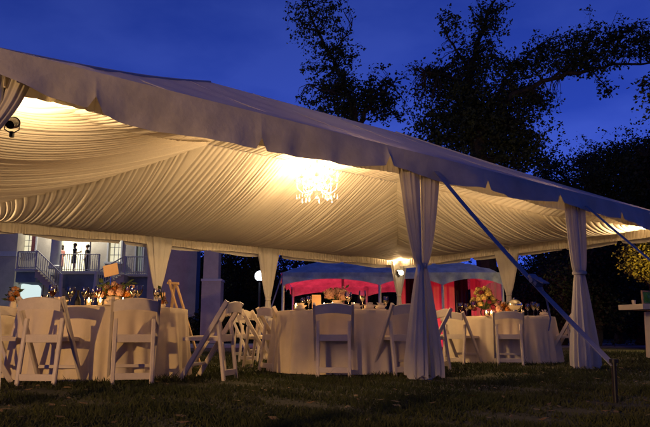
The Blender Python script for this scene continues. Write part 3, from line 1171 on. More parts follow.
FLOOR = bz(271)
holes = [(bx(19.5), bx(33.5), bz(251.5), bz(228)), (bx(59.5), bx(87), FLOOR, bz(229)), (bx(107.5), bx(120), bz(262), bz(232)), (bx(135.5), bx(142), FLOOR, bz(232)),
         (bx(15), bx(43.5), .3, bz(282))]
mpart(wall(bx(-40), bx(150), 0, 9.2, YB, .5, holes), 'wall', 'stone')
names = ['window', 'door', 'window', 'door', 'arched_window']
pm = ['litpane', 'litpane', 'litpane', 'dimpane', 'archpane']
for h, nm, m in zip(holes, names, pm):
    fr = MB()
    t = .09
    fr.box(((h[0] + h[1]) / 2, YB + .0, h[3] + t / 2), (h[1] - h[0] + 2 * t, .14, t))
    for s in (0, 1):
        fr.box((h[s] + (t / 2 if s else -t / 2), YB + .0, (h[2] + h[3]) / 2), (t, .14, h[3] - h[2] - .002))
    if nm == 'window':
        fr.box(((h[0] + h[1]) / 2, YB - .03, h[2] - .06), (h[1] - h[0] + .4, .3, .12))
    if nm == 'arched_window':
        w2 = (h[1] - h[0]) / 2
        cx = (h[0] + h[1]) / 2
        # masonry spandrels that turn the square opening into a low arch
        for s in (-1, 1):
            pts = [(cx + s * (w2 - .001), h[3])]
            arc = [(cx + s * w2 * math.sin(a), h[3] - .62 * (1 - math.cos(a)) / 1.0) for a in [PI / 2 * k / 8 for k in range(9)]]
            vs = [(x, yy, z) for yy in (YB + .05, YB + .3) for x, z in arc + [(cx + s * w2, h[3])]]
            n = len(arc) + 1
            fs = [tuple(range(n)), tuple(reversed(range(n, 2 * n)))] + [(k, (k + 1) % n, n + (k + 1) % n, n + k) for k in range(n)]
            fr.add(vs, fs)
    fo = mpart(fr, nm, 'trim')
    pn = MB()
    pn.box(((h[0] + h[1]) / 2, YB + .36, (h[2] + h[3]) / 2), (h[1] - h[0] - .002, .04, h[3] - h[2] - .002))
    mpart(pn, 'pane', m, fo)
    mu = MB()
    nxm = 3 if nm != 'arched_window' else 5
    for k in range(1, nxm):
        mu.box((h[0] + (h[1] - h[0]) * k / nxm, YB + .32, (h[2] + h[3]) / 2), (.035, .03, h[3] - h[2] - .01))
    if nm == 'window':
        for k in range(1, 4):
            mu.box(((h[0] + h[1]) / 2, YB + .30, h[2] + (h[3] - h[2]) * k / 4), (h[1] - h[0] - .01, .03, .035))
    if nm == 'arched_window':
        mu = MB()
        zc_ = h[2] + 1.9
        cx = (h[0] + h[1]) / 2 + .05
        for r in (.28, .16):
            mu.tube([(cx + r * math.cos(a), YB + .3, zc_ + r * 1.2 * math.sin(a)) for a in [PI * k / 10 for k in range(11)]], .02, 6)
        mu.box((cx, YB + .3, zc_ - .1), (.03, .03, .8))
        for s in (-1, 1):
            mu.box((cx + s * .28, YB + .3, zc_ - .4), (.03, .03, .8))
        mu.box((cx, YB + .3, zc_), (.56, .03, .03))
    if nm == 'window' and h is holes[0]:
        mpart(MB().box((h[1] - .22, YB + .25, (h[2] + h[3]) / 2), (.30, .03, h[3] - h[2] - .05)), 'inner_curtain', 'pinkdress', fo)
    mpart(mu, 'glazing_bars', 'trim' if nm != 'arched_window' else 'stone', fo)
# terrace and landings
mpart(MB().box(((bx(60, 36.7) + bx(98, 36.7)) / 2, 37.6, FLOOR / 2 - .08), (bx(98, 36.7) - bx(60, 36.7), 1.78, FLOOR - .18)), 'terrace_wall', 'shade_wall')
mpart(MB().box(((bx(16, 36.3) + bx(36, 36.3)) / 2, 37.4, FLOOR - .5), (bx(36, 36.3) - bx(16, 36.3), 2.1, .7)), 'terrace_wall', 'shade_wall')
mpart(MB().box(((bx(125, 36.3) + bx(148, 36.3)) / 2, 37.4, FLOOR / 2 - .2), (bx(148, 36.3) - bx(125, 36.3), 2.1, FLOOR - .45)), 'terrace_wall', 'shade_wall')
FZ = bz(271, 36.3)
for a, b, y0, zf in ((59, 99, 36.5, FZ), (15.5, 36.5, 36.1, FZ + .1), (124.5, 148, 36.1, FZ - .2)):
    xa_, xb_ = bx(a, y0), bx(b, y0)
    mpart(MB().box(((xa_ + xb_) / 2, (y0 + YB) / 2, zf - .08), (xb_ - xa_, YB - y0 - .01, .16)).box(((xa_ + xb_) / 2, y0 - .03, zf - .05), (xb_ - xa_ + .1, .1, .1)), 'terrace_slab', 'trim')


def railing(p, q, n, h=1.0, thick=.05):
    p, q = Vector(p), Vector(q)
    mb = MB()
    u_ = Vector((0, 0, h))
    mb.beam(p + u_, q + u_, thick * 1.5, thick)
    mb.beam(p + Vector((0, 0, .1)), q + Vector((0, 0, .1)), thick, thick * .8)
    for k in range(n + 1):
        c_ = p.lerp(q, k / n)
        tk = thick * (1.8 if k in (0, n) else .6)
        mb.box(c_ + Vector((0, 0, h / 2)), (tk, tk, h))
    return mb


mpart(railing((bx(60, 36.6), 36.6, FZ), (bx(98.5, 36.6), 36.6, FZ), 18), 'railing', 'rail')
mpart(railing((bx(17, 36.2), 36.2, FZ + .1), (bx(35.5, 36.2), 36.2, FZ + .1), 10), 'railing', 'rail')
mpart(railing((bx(125.5, 36.2), 36.2, FZ - .2), (bx(147.5, 36.2), 36.2, FZ - .2), 11), 'railing', 'rail')
for (xa, za, xb, zb, nst) in ((36.5, FZ + .1, 63, 2.75, 10), (125, FZ - .2, 98, 2.9, 9)):
    X0, X1 = bx(xa, 35.4), bx(xb, 35.4)
    st = MB()
    for k in range(nst):
        x0 = X0 + (X1 - X0) * k / nst
        x1 = X0 + (X1 - X0) * (k + 1) / nst
        z = za + (zb - za) * (k + 1) / nst
        st.box(((x0 + x1) / 2, 35.9, z - .22), (abs(x1 - x0), 1.3, .44))
        st.box(((x0 + x1) / 2, 35.22, z - .02), (abs(x1 - x0) + .06, .06, .05))
    so = mpart(st, 'staircase', 'stone')
    mpart(railing((X0, 35.3, za), (X1, 35.3, zb), 12, .95), 'railing', 'rail', so)
    s = 1 if X1 > X0 else -1
    crv = [(X1 + s * (.02 + .35 * (1 - math.cos(PI / 2 * k / 8))), 35.2, zb + .95 - 2.3 * math.sin(PI / 2 * k / 8)) for k in range(9)]
    mpart(MB().tube(crv, .09, 8), 'curved_string', 'trim', so, True)
# columns and wings
for px in (54.5,):
    mpart(MB().lathe([(.36, FLOOR), (.36, FLOOR + .15), (.30, FLOOR + .2), (.27, 8), (.35, 8.2), (.35, 8.5)], 24, (bx(px, 37.2), 37.2, 0)), 'column', 'trim', None, True)
mpart(MB().box(((bx(-60, 37.9) + bx(15, 37.9)) / 2, 38.9, 4.7), (bx(15, 37.9) - bx(-60, 37.9), 2.0, 9.4)), 'wing', 'stone')
mpart(MB().box(((bx(-60, 37.9) + bx(15.5, 37.9)) / 2, 38.85, bz(254, 37.9)), (bx(15.5, 37.9) - bx(-60, 37.9), 2.06, .3)), 'string_course', 'trim')
mpart(MB().box(((bx(-60, 37.9) + bx(15.5, 37.9)) / 2, 38.8, 8.6), (bx(15.5, 37.9) - bx(-60, 37.9) + .1, 2.3, .4)), 'cornice', 'trim')
mpart(MB().box(((bx(148, 34) + bx(196.5, 34)) / 2, 34.5, 4.4), (bx(196.5, 34) - bx(148, 34), 1.0, 8.8)), 'wing', 'stone')
mpart(MB().box(((bx(148, 34) + bx(197, 34)) / 2, 34.5, 8.9), (bx(197, 34) - bx(148, 34) + .2, 1.2, .3)), 'cornice', 'trim')
mpart(MB().box((bx(55), 41, 9.5), (bx(150) - bx(-40), 5, .5)).box((bx(55), 41, 10.1), (bx(140) - bx(-30), 3.6, .7)), 'roof', 'trim')
# the free-standing pier at the end
pier = empty('stone_pier', onx(211, 33, 0), 0, 'tall square stone pier on a wider base, right of the mansion', 'pier')
ppm = 33 / 647
MB().box((0, 0, bz(282, 33) / 2), (19 * ppm, 1.0, bz(282, 33))).build('pedestal', 'stone', pier, False)
MB().box((0, 0, bz(282, 33) + .06), (20.5 * ppm, 1.08, .12)).build('moulding', 'trim', pier, False)
MB().box((-.06, 0, (bz(282, 33) + .12 + 7.6) / 2), (15 * ppm, .8, 7.6 - bz(282, 33) - .12)).build('shaft', 'stone', pier, False)
MB().box((-.06, 0, 7.7), (17 * ppm, .95, .2)).build('capital', 'trim', pier, False)
lamp('porch_light', 'POINT', (bx(73) - OX.x, -1.2, FLOOR + 3.4), 900, (1, .9, .66), man, .2)
lamp('arch_light', 'POINT', (bx(30) - OX.x, -2.6, 2.2), 14, (.75, 1, .95), man, .3)


# ------------------------------------------------------------------ people on the terrace
def person(loc, rz, label, J, dress, skirt_prof, hairlong=False, trousers=None):
    root = empty('person', loc, rz, label, 'person', 'guests on the mansion terrace')
    me = bpy.data.meshes.new('body')
    vs, es, rad = [], [], []

    def v(p, r):
        vs.append(p)
        rad.append(r)
        return len(vs) - 1

    pel = v((0, 0, .93), .125)
    wst = v((0, .0, 1.10), .105)
    chest = v((0, 0, 1.30), .125)
    nb = v((0, 0, 1.44), .060)
    nk = v((0, .01, 1.50), .048)
    es += [(pel, wst), (wst, chest), (chest, nb), (nb, nk)]
    hd = v((0, .02, 1.57), .075)
    hc2 = v((0, .025, 1.64), .088)
    top = v((0, .01, 1.70), .06)
    nose = v((0, .118, 1.615), .012)
    es += [(nk, hd), (hd, hc2), (hc2, top), (hc2, nose)]
    for s in (-1, 1):
        sh = v((s * .17, 0, 1.38), .052)
        e_ = J['elbow'][0 if s < 0 else 1]
        w_ = J['wrist'][0 if s < 0 else 1]
        el = v(e_, .037)
        wr = v(w_, .025)
        es += [(chest, sh), (sh, el), (el, wr)]
        d = (Vector(w_) - Vector(e_)).normalized()
        pm_ = Vector(w_) + d * .06
        pa = v(pm_, .030)
        es.append((wr, pa))
        x = d.orthogonal().normalized()
        y = d.cross(x)
        for k in range(4):
            b0 = pm_ + d * .03 + x * (.024 * (k - 1.5))
            L = (.06, .072, .068, .052)[k]
            f1 = v(b0, .009)
            f2 = v(b0 + d * L * .5 + y * .008, .008)
            f3 = v(b0 + d * L * .9 + y * .028, .007)
            es += [(pa, f1), (f1, f2), (f2, f3)]
        t1 = v(Vector(w_) + d * .03 + x * .038, .010)
        t2 = v(Vector(w_) + d * .075 + x * .055, .008)
        es += [(wr, t1), (t1, t2)]
        hip = v((s * .095, 0, .86), .085)
        kn = v((s * .10, .015, .48), .056)
        an = v((s * .10, -.01, .09), .036)
        toe = v((s * .115, .13, .03), .028)
        es += [(pel, hip), (hip, kn), (kn, an), (an, toe)]
    me.from_pydata(vs, es, [])
    o = bpy.data.objects.new('body', me)
    COL.objects.link(o)
    o.parent = root
    sk = o.modifiers.new('Skin', 'SKIN')
    for i, r in enumerate(rad):
        me.skin_vertices[0].data[i].radius = (r, r)
    me.skin_vertices[0].data[0].use_root = True
    o.modifiers.new('Subsurf', 'SUBSURF').levels = 1
    o.modifiers['Subsurf'].render_levels = 1
    me.materials.append(M['skin'])
    ck = MB().lathe(skirt_prof, 24)
    ck.v = [(x * 1.0, y * .74, z) for x, y, z in ck.v]
    ck.build('clothing', dress, root)
    for s in (0, 1):
        sl = MB()
        sgn = -1 if s == 0 else 1
        sl.tube([(sgn * .13, 0, 1.40), (sgn * .178, 0, 1.375), Vector((sgn * .17, 0, 1.38)).lerp(Vector(J['elbow'][s]), .55)], [.05, .062, .052], 10)
        sl.build('sleeve', dress, root)
    if trousers:
        tr = MB()
        for s in (-1, 1):
            tr.tube([(s * .09, 0, .92), (s * .1, .0, .5), (s * .105, -.01, .1)], [.11, .085, .07], 12)
        tr.build('trousers', trousers, root)
    hb = MB().ball((0, -.012, 1.655), .107, 14, 9, .02, (.95, 1.05, 1.0))
    if hairlong:
        hb.ball((0, -.06, 1.54), .085, 12, 8, .03, (1, .6, 1.5))
    hb.v = [p for p in hb.v]
    hb.build('hair', 'hair', root)
    ey = MB()
    for s in (-1, 1):
        ey.ball((s * .033, .108, 1.635), .011, 8, 6)
    ey.ball((0, .112, 1.575), .014, 8, 5, 0, (1.6, .5, .4))
    ey.build('face_features', 'rust', root)
    return root


kd = [(.13, .52), (.17, .54), (.165, .75), (.17, .92), (.128, 1.10), (.155, 1.30), (.16, 1.38), (.09, 1.43), (.06, 1.435)]
person((bx(73.5, 37.2), 37.2, FZ), R(-60), 'person in a knee-length black dress standing at the terrace railing, hands raised', dict(elbow=((-.23, .05, 1.12), (.23, .05, 1.12)), wrist=((-.12, .26, 1.2), (.12, .26, 1.22))), 'darkdress', kd, True)
kj = [(.15, .86), (.165, .92), (.15, 1.1), (.175, 1.3), (.17, 1.39), (.09, 1.43), (.06, 1.44)]
person((bx(86, 37.9), 37.9, FZ), R(100), 'person in a dark suit at the right side of the lit doorway', dict(elbow=((-.24, -.03, 1.10), (.24, -.03, 1.10)), wrist=((-.25, .08, .88), (.24, .10, .88))), 'suit', kj, False, 'suit')
kp = [(.16, .45), (.19, .47), (.17, .8), (.165, .92), (.125, 1.1), (.15, 1.3), (.155, 1.38), (.09, 1.43), (.06, 1.435)]
person((bx(60.5, 38.1), 38.1, FZ), R(70), 'person in pink half hidden behind the round terrace column', dict(elbow=((-.23, .0, 1.10), (.23, .0, 1.10)), wrist=((-.22, .14, .92), (.2, .2, .98))), 'pinkdress', kp, True)

# ------------------------------------------------------------------ red-lit tent behind
YT = 19.5


def tx(px, y=YT):
    return at(px, 300, y).x


t2 = empty('canopy_tent', (tx(390), YT, 0), 0, 'grey-blue canopy tent glowing red inside, with arched valance', 'tent')
O2 = t2.location.copy()


def tpart(mb, name, m, smooth=True, parent=None):
    mb.v = [(v[0] - O2.x, v[1] - O2.y, v[2]) for v in mb.v]
    return mb.build(name, m, parent or t2, smooth, 35)


px_posts = [283, 380, 443, 503]
XP = [tx(p) for p in px_posts]
DEP = 6.2
EZ = at(325, 273, YT).z
VB = at(325, 285.5, YT).z
# hip roof with two peaks
xa, xb = XP[0] - .05, XP[-1] + .05
rf = MB()
rows = []
for i in range(41):
    x = xa + (xb - xa) * i / 40
    row = []
    for j in range(17):
        y = YT - .05 + (DEP + .1) * j / 16
        d = min(x - xa, xb - x, y - YT + .05, YT + DEP + .05 - y)
        pk = 1.15 * (max(d, 0) / 3.1) ** .85
        row.append((x, y, EZ + pk))
    rows.append(row)
rf.grid(rows)
tpart(rf, 'roof', 'canopy')


def arch_valance(x0, x1, y, dx=1, dy=0):
    rows = []
    for k in range(25):
        q = k / 24
        zb = VB + .20 * max(0, math.sin(PI * q)) ** .8
        row = []
        for j in range(4):
            z = EZ + .01 + (zb - EZ - .01) * j / 3
            off = -.02 - .015 * j / 3 - .02 * math.sin(q * 25) * j / 3
            row.append((x0 + (x1 - x0) * q, y + off, z) if dx else (y + off, x0 + (x1 - x0) * q, z))
        rows.append(row)
    return rows


vl = MB()
for i in range(3):
    vl.grid(arch_valance(XP[i], XP[i + 1], YT - .05))
    vl.grid(arch_valance(XP[i], XP[i + 1], YT + DEP + .08))
for i in range(2):
    vl.grid(arch_valance(YT + DEP * i / 2, YT + DEP * (i + 1) / 2, XP[0] - .05, 0, 1))
    vl.grid(arch_valance(YT + DEP * i / 2, YT + DEP * (i + 1) / 2, XP[3] + .08, 0, 1))
tpart(vl, 'valance', 'canopy')
for x in XP:
    for y in (YT + .02, YT + DEP - .02):
        tpart(MB().tube([(x, y, 0), (x, y, EZ)], .045, 10), 'pole', 'alu')
tpart(MB().tube([(tx(343, YT + 3), YT + 3.1, 0), (tx(343, YT + 3), YT + 3.1, EZ + 1.0)], .05, 10), 'pole', 'alu')
# side walls on the right half, with doorways backed by dark sheets
yb = YT + 3.0
X = lambda p: tx(p, yb)
pl = MB()


def sidewall(x0, x1, y, z0=0.02, z1=None):
    z1 = z1 or EZ + .55
    rows = []
    n = max(4, int((x1 - x0) * 30))
    for k in range(n + 1):
        x = x0 + (x1 - x0) * k / n
        f = .03 * math.sin(x * 21) + .018 * math.sin(x * 47 + 1)
        zt = EZ + 1.15 * (max(0, min(x - xa, xb - x, 2.9)) / 3.1) ** .85 - .03
        rows.append([(x, y + f, z0), (x, y + f, (z0 + zt) / 2), (x, y + f * .6, zt)])
    return rows


for a, b in ((398, 406), (417, 455), (471, 502)):
    pl.grid(sidewall(X(a), X(b), yb))
tpart(pl, 'side_wall', 'redwall')
pd = MB()  # dark sheets standing in for the unlit depth of the doorways
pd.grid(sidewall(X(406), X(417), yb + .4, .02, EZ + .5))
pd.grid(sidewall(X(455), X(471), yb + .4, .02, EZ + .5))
tpart(pd, 'doorway_dark_sheet', 'doorway_dark')
for k, (px, y, e) in enumerate(((300, YT + 5.2, 130), (350, YT + 4.4, 130), (412, YT + 1.6, 70), (446, YT + 1.9, 80), (480, YT + 1.7, 60), (397, YT + 5.0, 90))):
    uo = empty('red_uplight', (tx(px, y), y, 0), 0, ['red floor lamp at the left end of the canopy tent', 'red floor lamp left of centre in the canopy tent', 'red floor lamp near the left dark doorway', 'red floor lamp between the dark doorways', 'red floor lamp right of the right dark doorway', 'red floor lamp at the back of the canopy tent'][k], 'lamp', 'red floor lamps lighting the canopy tent')
    MB().lathe([(.07, 0), (.09, .02), (.09, .14), (.08, .16), (.07, .15), (0, .14)], 14).build('can', 'black', uo)
    MB().lathe([(.068, .152), (0, .158)], 14).build('lens', 'redcan', uo)
    lamp('red_beam', 'POINT', (0, 0, .5), e * .55, (1, .03, .07), uo, .08)
sl_ = tx(279) - .9
strap((tx(282), YT - .05, EZ - .05), (tx(262), YT - .9, .2), 'thin guy strap left of the red-lit canopy tent', .05, .75)

# street lamp with white globe
sl = empty('street_lamp', onx(258.5, 30, 0), 0, 'distant street lamp with a bright white globe', 'street lamp')
zg = at(258, 276, 30).z
MB().tube([(0, 0, 0), (0, 0, .5), (0, 0, zg - .25)], [.12, .07, .05], 10).build('post', 'black', sl)
MB().lathe([(.05, -.3), (.13, -.26), (.14, -.22), (.0, -.2)], 14, (0, 0, zg)).build('collar', 'black', sl)
MB().ball((0, 0, zg), .24, 18, 12).build('globe', 'globe', sl)
lamp('street_glow', 'POINT', (0, -.5, zg), 30, (.85, .93, 1), sl, .2)
# the same kind of lamp stands behind the photographer and lights the near side of the tent
s2 = empty('street_lamp', (-7.2, -7.5, 0), 0, 'warm globe street lamp on the lawn behind the photographer', 'street lamp')
MB().tube([(0, 0, 0), (0, 0, .5), (0, 0, 2.35)], [.12, .07, .05], 10).build('post', 'black', s2)
MB().lathe([(.05, -.3), (.13, -.26), (.14, -.22), (.0, -.2)], 14, (0, 0, 2.6)).build('collar', 'black', s2)
MB().ball((0, 0, 2.6), .2, 18, 12).build('globe', 'warmglobe', s2)
lamp('street_glow', 'POINT', (.27, .33, 2.6), 3700, (1, .56, .18), s2, .1)


# ------------------------------------------------------------------ trees
def leaf_clump(mb, c, r, n, size, rr):
    for _ in range(n):
        p = Vector((rr.gauss(0, .5), rr.gauss(0, .5), rr.gauss(0, .4))) * r + c
        d = Vector((rr.uniform(-1, 1), rr.uniform(-1, 1), rr.uniform(-1, .6)))
        d.normalize()
        x = d.orthogonal()
        x.rotate(Matrix.Rotation(rr.uniform(0, 6.28), 3, d))
        L = size * rr.uniform(.6, 1.3)
        x = x.normalized() * L * .32
        m_ = p + d * L * .5 + Vector((0, 0, -.06 * L))
        mb.add([p, m_ + x, p + d * L, m_ - x], [(0, 1, 2, 3)])


def tree(name, label, base, limbs, blobs, leaf='leaves', size=.2, per=13, group='dark trees behind the tents', seed=1, cat='tree', clump=.3, dens=1.0):
    """limbs: polylines of (point, radius); blobs: (centre, radii, number of leaf clumps)"""
    rr = random.Random(seed)
    root = empty(name, base, 0, label, cat, group)
    o = Vector(base)
    tb = MB()
    skel = []
    for pl_ in limbs:
        pts = []
        rd = []
        for (p, r), (p2, r2) in zip(pl_, pl_[1:]):
            for k in range(4):
                q = k / 4
                jt = Vector((rr.gauss(0, 1), rr.gauss(0, 1), rr.gauss(0, 1))) * min(.10, r * .5)
                pts.append(p.lerp(p2, q) - o + (jt if (k or pts) else Vector()))
                rd.append(r + (r2 - r) * q)
        pts.append(pl_[-1][0] - o)
        rd.append(pl_[-1][1])
        tb.tube(pts, rd, 8)
        skel += pts
    cr = MB()
    for c, rad, n in blobs:
        for _ in range(int(n * dens)):
            while True:
                d = Vector((rr.uniform(-1, 1), rr.uniform(-1, 1), rr.uniform(-1, 1)))
                if d.length < 1:
                    break
            d *= (.6 + .3 * d.length)
            p = c - o + Vector((d.x * rad[0], d.y * rad[1], d.z * rad[2]))
            leaf_clump(cr, p, clump * rr.uniform(.6, 1.4), int(per * rr.uniform(.6, 1.4)), size, rr)
            if rr.random() < .55 and skel:
                s_ = min(skel, key=lambda q: (q - p).length_squared)
                md = s_.lerp(p, .5) + Vector((rr.gauss(0, .1), rr.gauss(0, .1), .12))
                L = (p - s_).length
                if L < 2.6:
                    tb.tube([s_, md, p], [.012 + .012 * L, .010 + .005 * L, .006], 4, cap=False)
        for _ in range(int(n * .38)):                 # loose sprays past the dense mass
            d = Vector((rr.gauss(0, 1), rr.gauss(0, .6), rr.gauss(0, 1))).normalized() * rr.uniform(.95, 1.38)
            p = c - o + Vector((d.x * rad[0], d.y * rad[1], d.z * rad[2]))
            leaf_clump(cr, p, clump * rr.uniform(.35, .75), int(per * rr.uniform(.25, .6)) + 1, size * .9, rr)
            if skel:
                s_ = min(skel, key=lambda q: (q - p).length_squared)
                L = (p - s_).length
                if L < 1.7 and rr.random() < .6:
                    tb.tube([s_, s_.lerp(p, .5) + Vector((rr.gauss(0, .12), rr.gauss(0, .1), .1)), p], [.010 + .008 * L, .012, .005], 4, cap=False)
    tb.build('trunk', 'bark', root)
    cr.build('crown', leaf, root, smooth=False)
    return root


def PT(px, py, Y, dy=0):
    return at(px, py, Y + dy)


def blob(px, py, Y, rx, rz, n, ry=None, dy=0):
    s = Y / 647
    return (PT(px, py, Y, dy), (rx * s, (ry or (rx + rz) / 2) * s, rz * s), n)


# tree in the middle of the sky
Y = 31
base = PT(366, 330, Y)
base.z = 0
tree('oak_tree', 'slender ragged tree rising left of centre above the tent roof', base,
     [[(base, .32), (PT(362, 200, Y), .26), (PT(357, 128, Y), .2), (PT(348, 95, Y), .14), (PT(334, 60, Y, .5), .10), (PT(316, 28, Y, .3), .06), (PT(303, -12, Y), .03)],
      [(PT(357, 128, Y), .14), (PT(372, 100, Y, -.5), .08), (PT(392, 85, Y, -.8), .04)],
      [(PT(344, 84, Y), .09), (PT(330, 92, Y, -1), .05), (PT(308, 84, Y, -1.2), .03)],
      [(PT(330, 55, Y, .4), .06), (PT(343, 40, Y, .8), .04), (PT(352, 26, Y, 1), .02)],
      [(PT(318, 32, Y), .05), (PT(300, 26, Y, -.5), .03), (PT(289, 16, Y, -.7), .015)]],
     [blob(320, 28, Y, 29, 28, 95), blob(336, 54, Y, 22, 26, 85), blob(304, 12, Y, 19, 17, 32), blob(310, -2, Y, 12, 12, 14), blob(334, 4, Y, 14, 8, 12),
      blob(340, 88, Y, 34, 19, 170), blob(380, 94, Y, 28, 24, 125), blob(352, 108, Y, 46, 15, 190), blob(314, 70, Y, 14, 10, 16), blob(310, 100, Y, 14, 6, 14), blob(390, 112, Y, 14, 12, 26)],
     size=.17, per=12, seed=21, clump=.27, dens=.72)
# large tree
Y = 28
base = PT(486, 330, Y)
base.z = 0
tree('oak_tree', 'largest tree, spreading a long bare-tipped branch to the right', base,
     [[(base, .5), (PT(484, 190, Y), .40), (PT(478, 130, Y), .32), (PT(468, 85, Y), .2), (PT(476, 45, Y, .6), .12), (PT(492, 5, Y, .8), .06), (PT(500, -10, Y), .04)],
      [(PT(480, 125, Y), .2), (PT(515, 96, Y, -.6), .13), (PT(552, 78, Y, -.9), .10), (PT(588, 70, Y, -1), .08), (PT(620, 64, Y, -1), .06), (PT(658, 62, Y, -1), .04)],
      [(PT(552, 78, Y, -.9), .06), (PT(585, 56, Y, -.9), .045), (PT(616, 38, Y, -.8), .03), (PT(640, 22, Y, -.8), .012)],
      [(PT(590, 70, Y, -1), .035), (PT(604, 84, Y, -1), .025), (PT(613, 98, Y, -1), .012)],
      [(PT(472, 95, Y), .1), (PT(448, 76, Y, -.5), .06), (PT(425, 72, Y, -.7), .03)],
      [(PT(470, 70, Y), .08), (PT(452, 44, Y, -.3), .05), (PT(440, 20, Y), .02)],
      [(PT(484, 130, Y), .12), (PT(505, 80, Y, .5), .07), (PT(530, 52, Y, .4), .04), (PT(556, 36, Y, .4), .015)],
      [(PT(586, 56, Y, -.9), .02), (PT(590, 30, Y, -.9), .015), (PT(590, 4, Y, -.9), .006)],
      [(PT(604, 46, Y, -.9), .02), (PT(612, 24, Y, -.9), .012), (PT(618, 10, Y, -.9), .006)]],
     [blob(474, 60, Y, 32, 30, 210), blob(452, 84, Y, 32, 22, 170), blob(486, 20, Y, 20, 22, 95), blob(482, 132, Y, 62, 36, 800), blob(428, 78, Y, 24, 16, 70), blob(468, 106, Y, 52, 28, 420),
      blob(516, 68, Y, 26, 18, 110), blob(522, 96, Y, 26, 22, 190), blob(552, 52, Y, 26, 19, 110), blob(582, 50, Y, 28, 20, 130, dy=-.9), blob(615, 42, Y, 28, 22, 140, dy=-.9), blob(645, 44, Y, 16, 20, 80, dy=-.9),
      blob(580, 68, Y, 40, 9, 90, dy=-.9), blob(606, 88, Y, 10, 8, 12, dy=-1), blob(520, 150, Y, 32, 32, 330), blob(498, 8, Y, 12, 9, 14), blob(590, 10, Y, 4, 6, 4, dy=-.9), blob(449, 24, Y, 16, 18, 34),
      blob(436, 130, Y, 22, 24, 150), blob(545, 100, Y, 14, 14, 26)],
     size=.16, per=12, seed=33, clump=.25, dens=.70)


def round_tree(px, py, Y, rx, rz, label, n, leaf='leaves_dark', seed=1, size=.15, name='broadleaf_tree', per=26, clump=.42):
    b = PT(px, 330, Y)
    b.z = 0
    top = PT(px, py, Y)
    s = Y / 647
    rr = random.Random(seed)
    bl_ = [blob(px, py, Y, rx, rz, n)]
    for k in range(7):
        a = rr.uniform(0, 6.28)
        bl_.append(blob(px + .8 * rx * math.cos(a), py - .75 * rz * math.sin(a), Y, rx * .38, rz * .36, n // 9, dy=rr.uniform(-1, 1) * rx * s * .5))
    lim = [[(b, .28), (b.lerp(top, .5), .2), (top, .06)]]
    for k in range(5):
        a = rr.uniform(0, 6.28)
        e_ = PT(px + .75 * rx * math.cos(a), py - .7 * rz * math.sin(a), Y, rr.uniform(-1, 1) * rx * s * .6)
        lim.append([(b.lerp(top, rr.uniform(.5, .85)), .11), (b.lerp(top, .8).lerp(e_, .6), .06), (e_, .02)])
    return tree(name, label, b, lim, bl_, leaf, size, per, seed=seed, clump=clump)


round_tree(575, 190, 34, 44, 44, 'dense dark tree filling the sky gap right of the largest tree', 330, seed=41)
round_tree(618, 205, 30, 34, 60, 'tall dark tree above the right end of the tent roof', 330, seed=42)
round_tree(664, 185, 26, 34, 58, 'dark tree cut by the right edge above the bar table', 300, seed=43)
round_tree(668, 96, 18, 26, 22, 'leafy branch tips reaching in at the right edge of the sky', 60, seed=44, size=.13, per=14)
round_tree(236, 270, 42, 32, 56, 'dark tree between the stone pier and the white globe lamp', 320, seed=45)
round_tree(284, 268, 44, 36, 56, 'dark tree behind the left end of the canopy tent', 300, seed=46)
round_tree(346, 300, 40, 44, 40, 'dark tree seen through the open canopy tent', 260, seed=47)
round_tree(545, 268, 36, 40, 46, 'blue-grey tree behind the curtain above the silver bowl', 300, leaf='leaves', seed=48)
round_tree(592, 285, 24, 34, 46, 'black evergreen between the right drape and the bar table', 420, seed=49, size=.12)
round_tree(560, 300, 27, 30, 34, 'low black evergreen behind the farther table', 280, seed=50)
round_tree(640, 305, 27, 40, 34, 'low dark tree behind the bar table', 280, seed=51)
round_tree(446, 300, 46, 60, 40, 'dark tree far behind the canopy tent', 200, seed=52)
yt = round_tree(656, 258, 19.5, 28, 20, 'tree lit golden yellow by a lamp, at the right edge', 260, leaf='leaves_lamplit', seed=53, size=.085, per=20, clump=.24)
gl_ = PT(668, 272, 17.6)
ll = empty('garden_lamp', (gl_.x, gl_.y, 0), 0, 'garden lamp beside the golden lit tree, just outside the right edge', 'lamp')
MB().tube([(0, 0, 0), (0, 0, gl_.z - .1)], .04, 8).build('post', 'black', ll)
MB().ball((0, 0, gl_.z), .1, 12, 8).build('globe', 'warmglobe', ll)
lamp('garden_glow', 'POINT', (0, 0, gl_.z), 1200, (1, .68, .14), ll, .12)
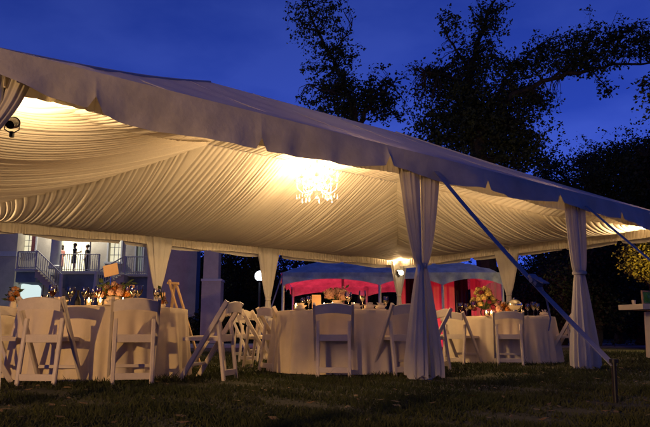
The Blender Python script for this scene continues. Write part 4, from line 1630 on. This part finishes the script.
# far wood that closes the view
wd_ = MB()
rr = random.Random(78)
rows = []
for i in range(90):
    x = -70 + 170 * i / 89
    h = 7.2 + 1.6 * math.sin(x * .31) + 1.1 * math.sin(x * .83 + 1) + .6 * math.sin(x * 2.1)
    rows.append([(x + .5 * math.sin(j * 2.2 + i), 58 + 1.6 * math.sin(i * 1.3 + j) + 2.2 * (j / 7) ** 2, h * j / 7) for j in range(8)])
wd_.grid(rows)
for k in range(2600):
    x = rr.uniform(-70, 100)
    h = 7.2 + 1.6 * math.sin(x * .31) + 1.1 * math.sin(x * .83 + 1) + .6 * math.sin(x * 2.1)
    leaf_clump(wd_, Vector((x, 57.5 + rr.uniform(-1.5, 1), h * rr.uniform(.1, 1.12))), .9, 8, .5, rr)
tag(wd_.build('distant_wood', 'leaves_dark', None, smooth=False), 'dark wood closing the view behind the tents', 'wood', kind='stuff')
# hedge line along the drive
hd = MB()
rr = random.Random(77)
for k in range(900):
    x = rr.uniform(-9, -1.5)
    leaf_clump(hd, Vector((x, 33.5 + rr.uniform(-.7, .7), rr.uniform(.1, 1.5 + .25 * math.sin(x * 1.9)))), .2, 9, .16, rr)
tag(hd.build('hedge', 'leaves', None, smooth=False), 'low dark green hedge beyond the driveway', 'hedge')

# tree behind the photographer that dapples the lamp light on the right half of the tent
b = Vector((-4.0, -2.6, 0))
tree('maple_tree', 'small leafy maple behind the photographer, outside the frame', b,
     [[(b, .06), (b + Vector((.02, 0, 1.0)), .05), (b + Vector((.1, .05, 2.2)), .035), (b + Vector((.15, .1, 3.2)), .012)],
      [(b + Vector((.05, 0, 1.5)), .025), (b + Vector((-.3, -.1, 1.8)), .018), (b + Vector((-.75, -.1, 2.05)), .008)],
      [(b + Vector((.05, 0, 1.6)), .025), (b + Vector((.3, 0, 2.1)), .02), (b + Vector((.6, 0, 2.6)), .008)]],
     [(b + Vector((.32, 0, 2.66)), (.54, .4, .58), 430), (b + Vector((-.70, 0, 2.02)), (.30, .2, .16), 40), (b + Vector((.15, 0, 1.98)), (.45, .3, .26), 90), (b + Vector((-.22, .1, 2.12)), (.34, .25, .19), 110)],
     'leaves', .085, 9, None, 88, clump=.11)
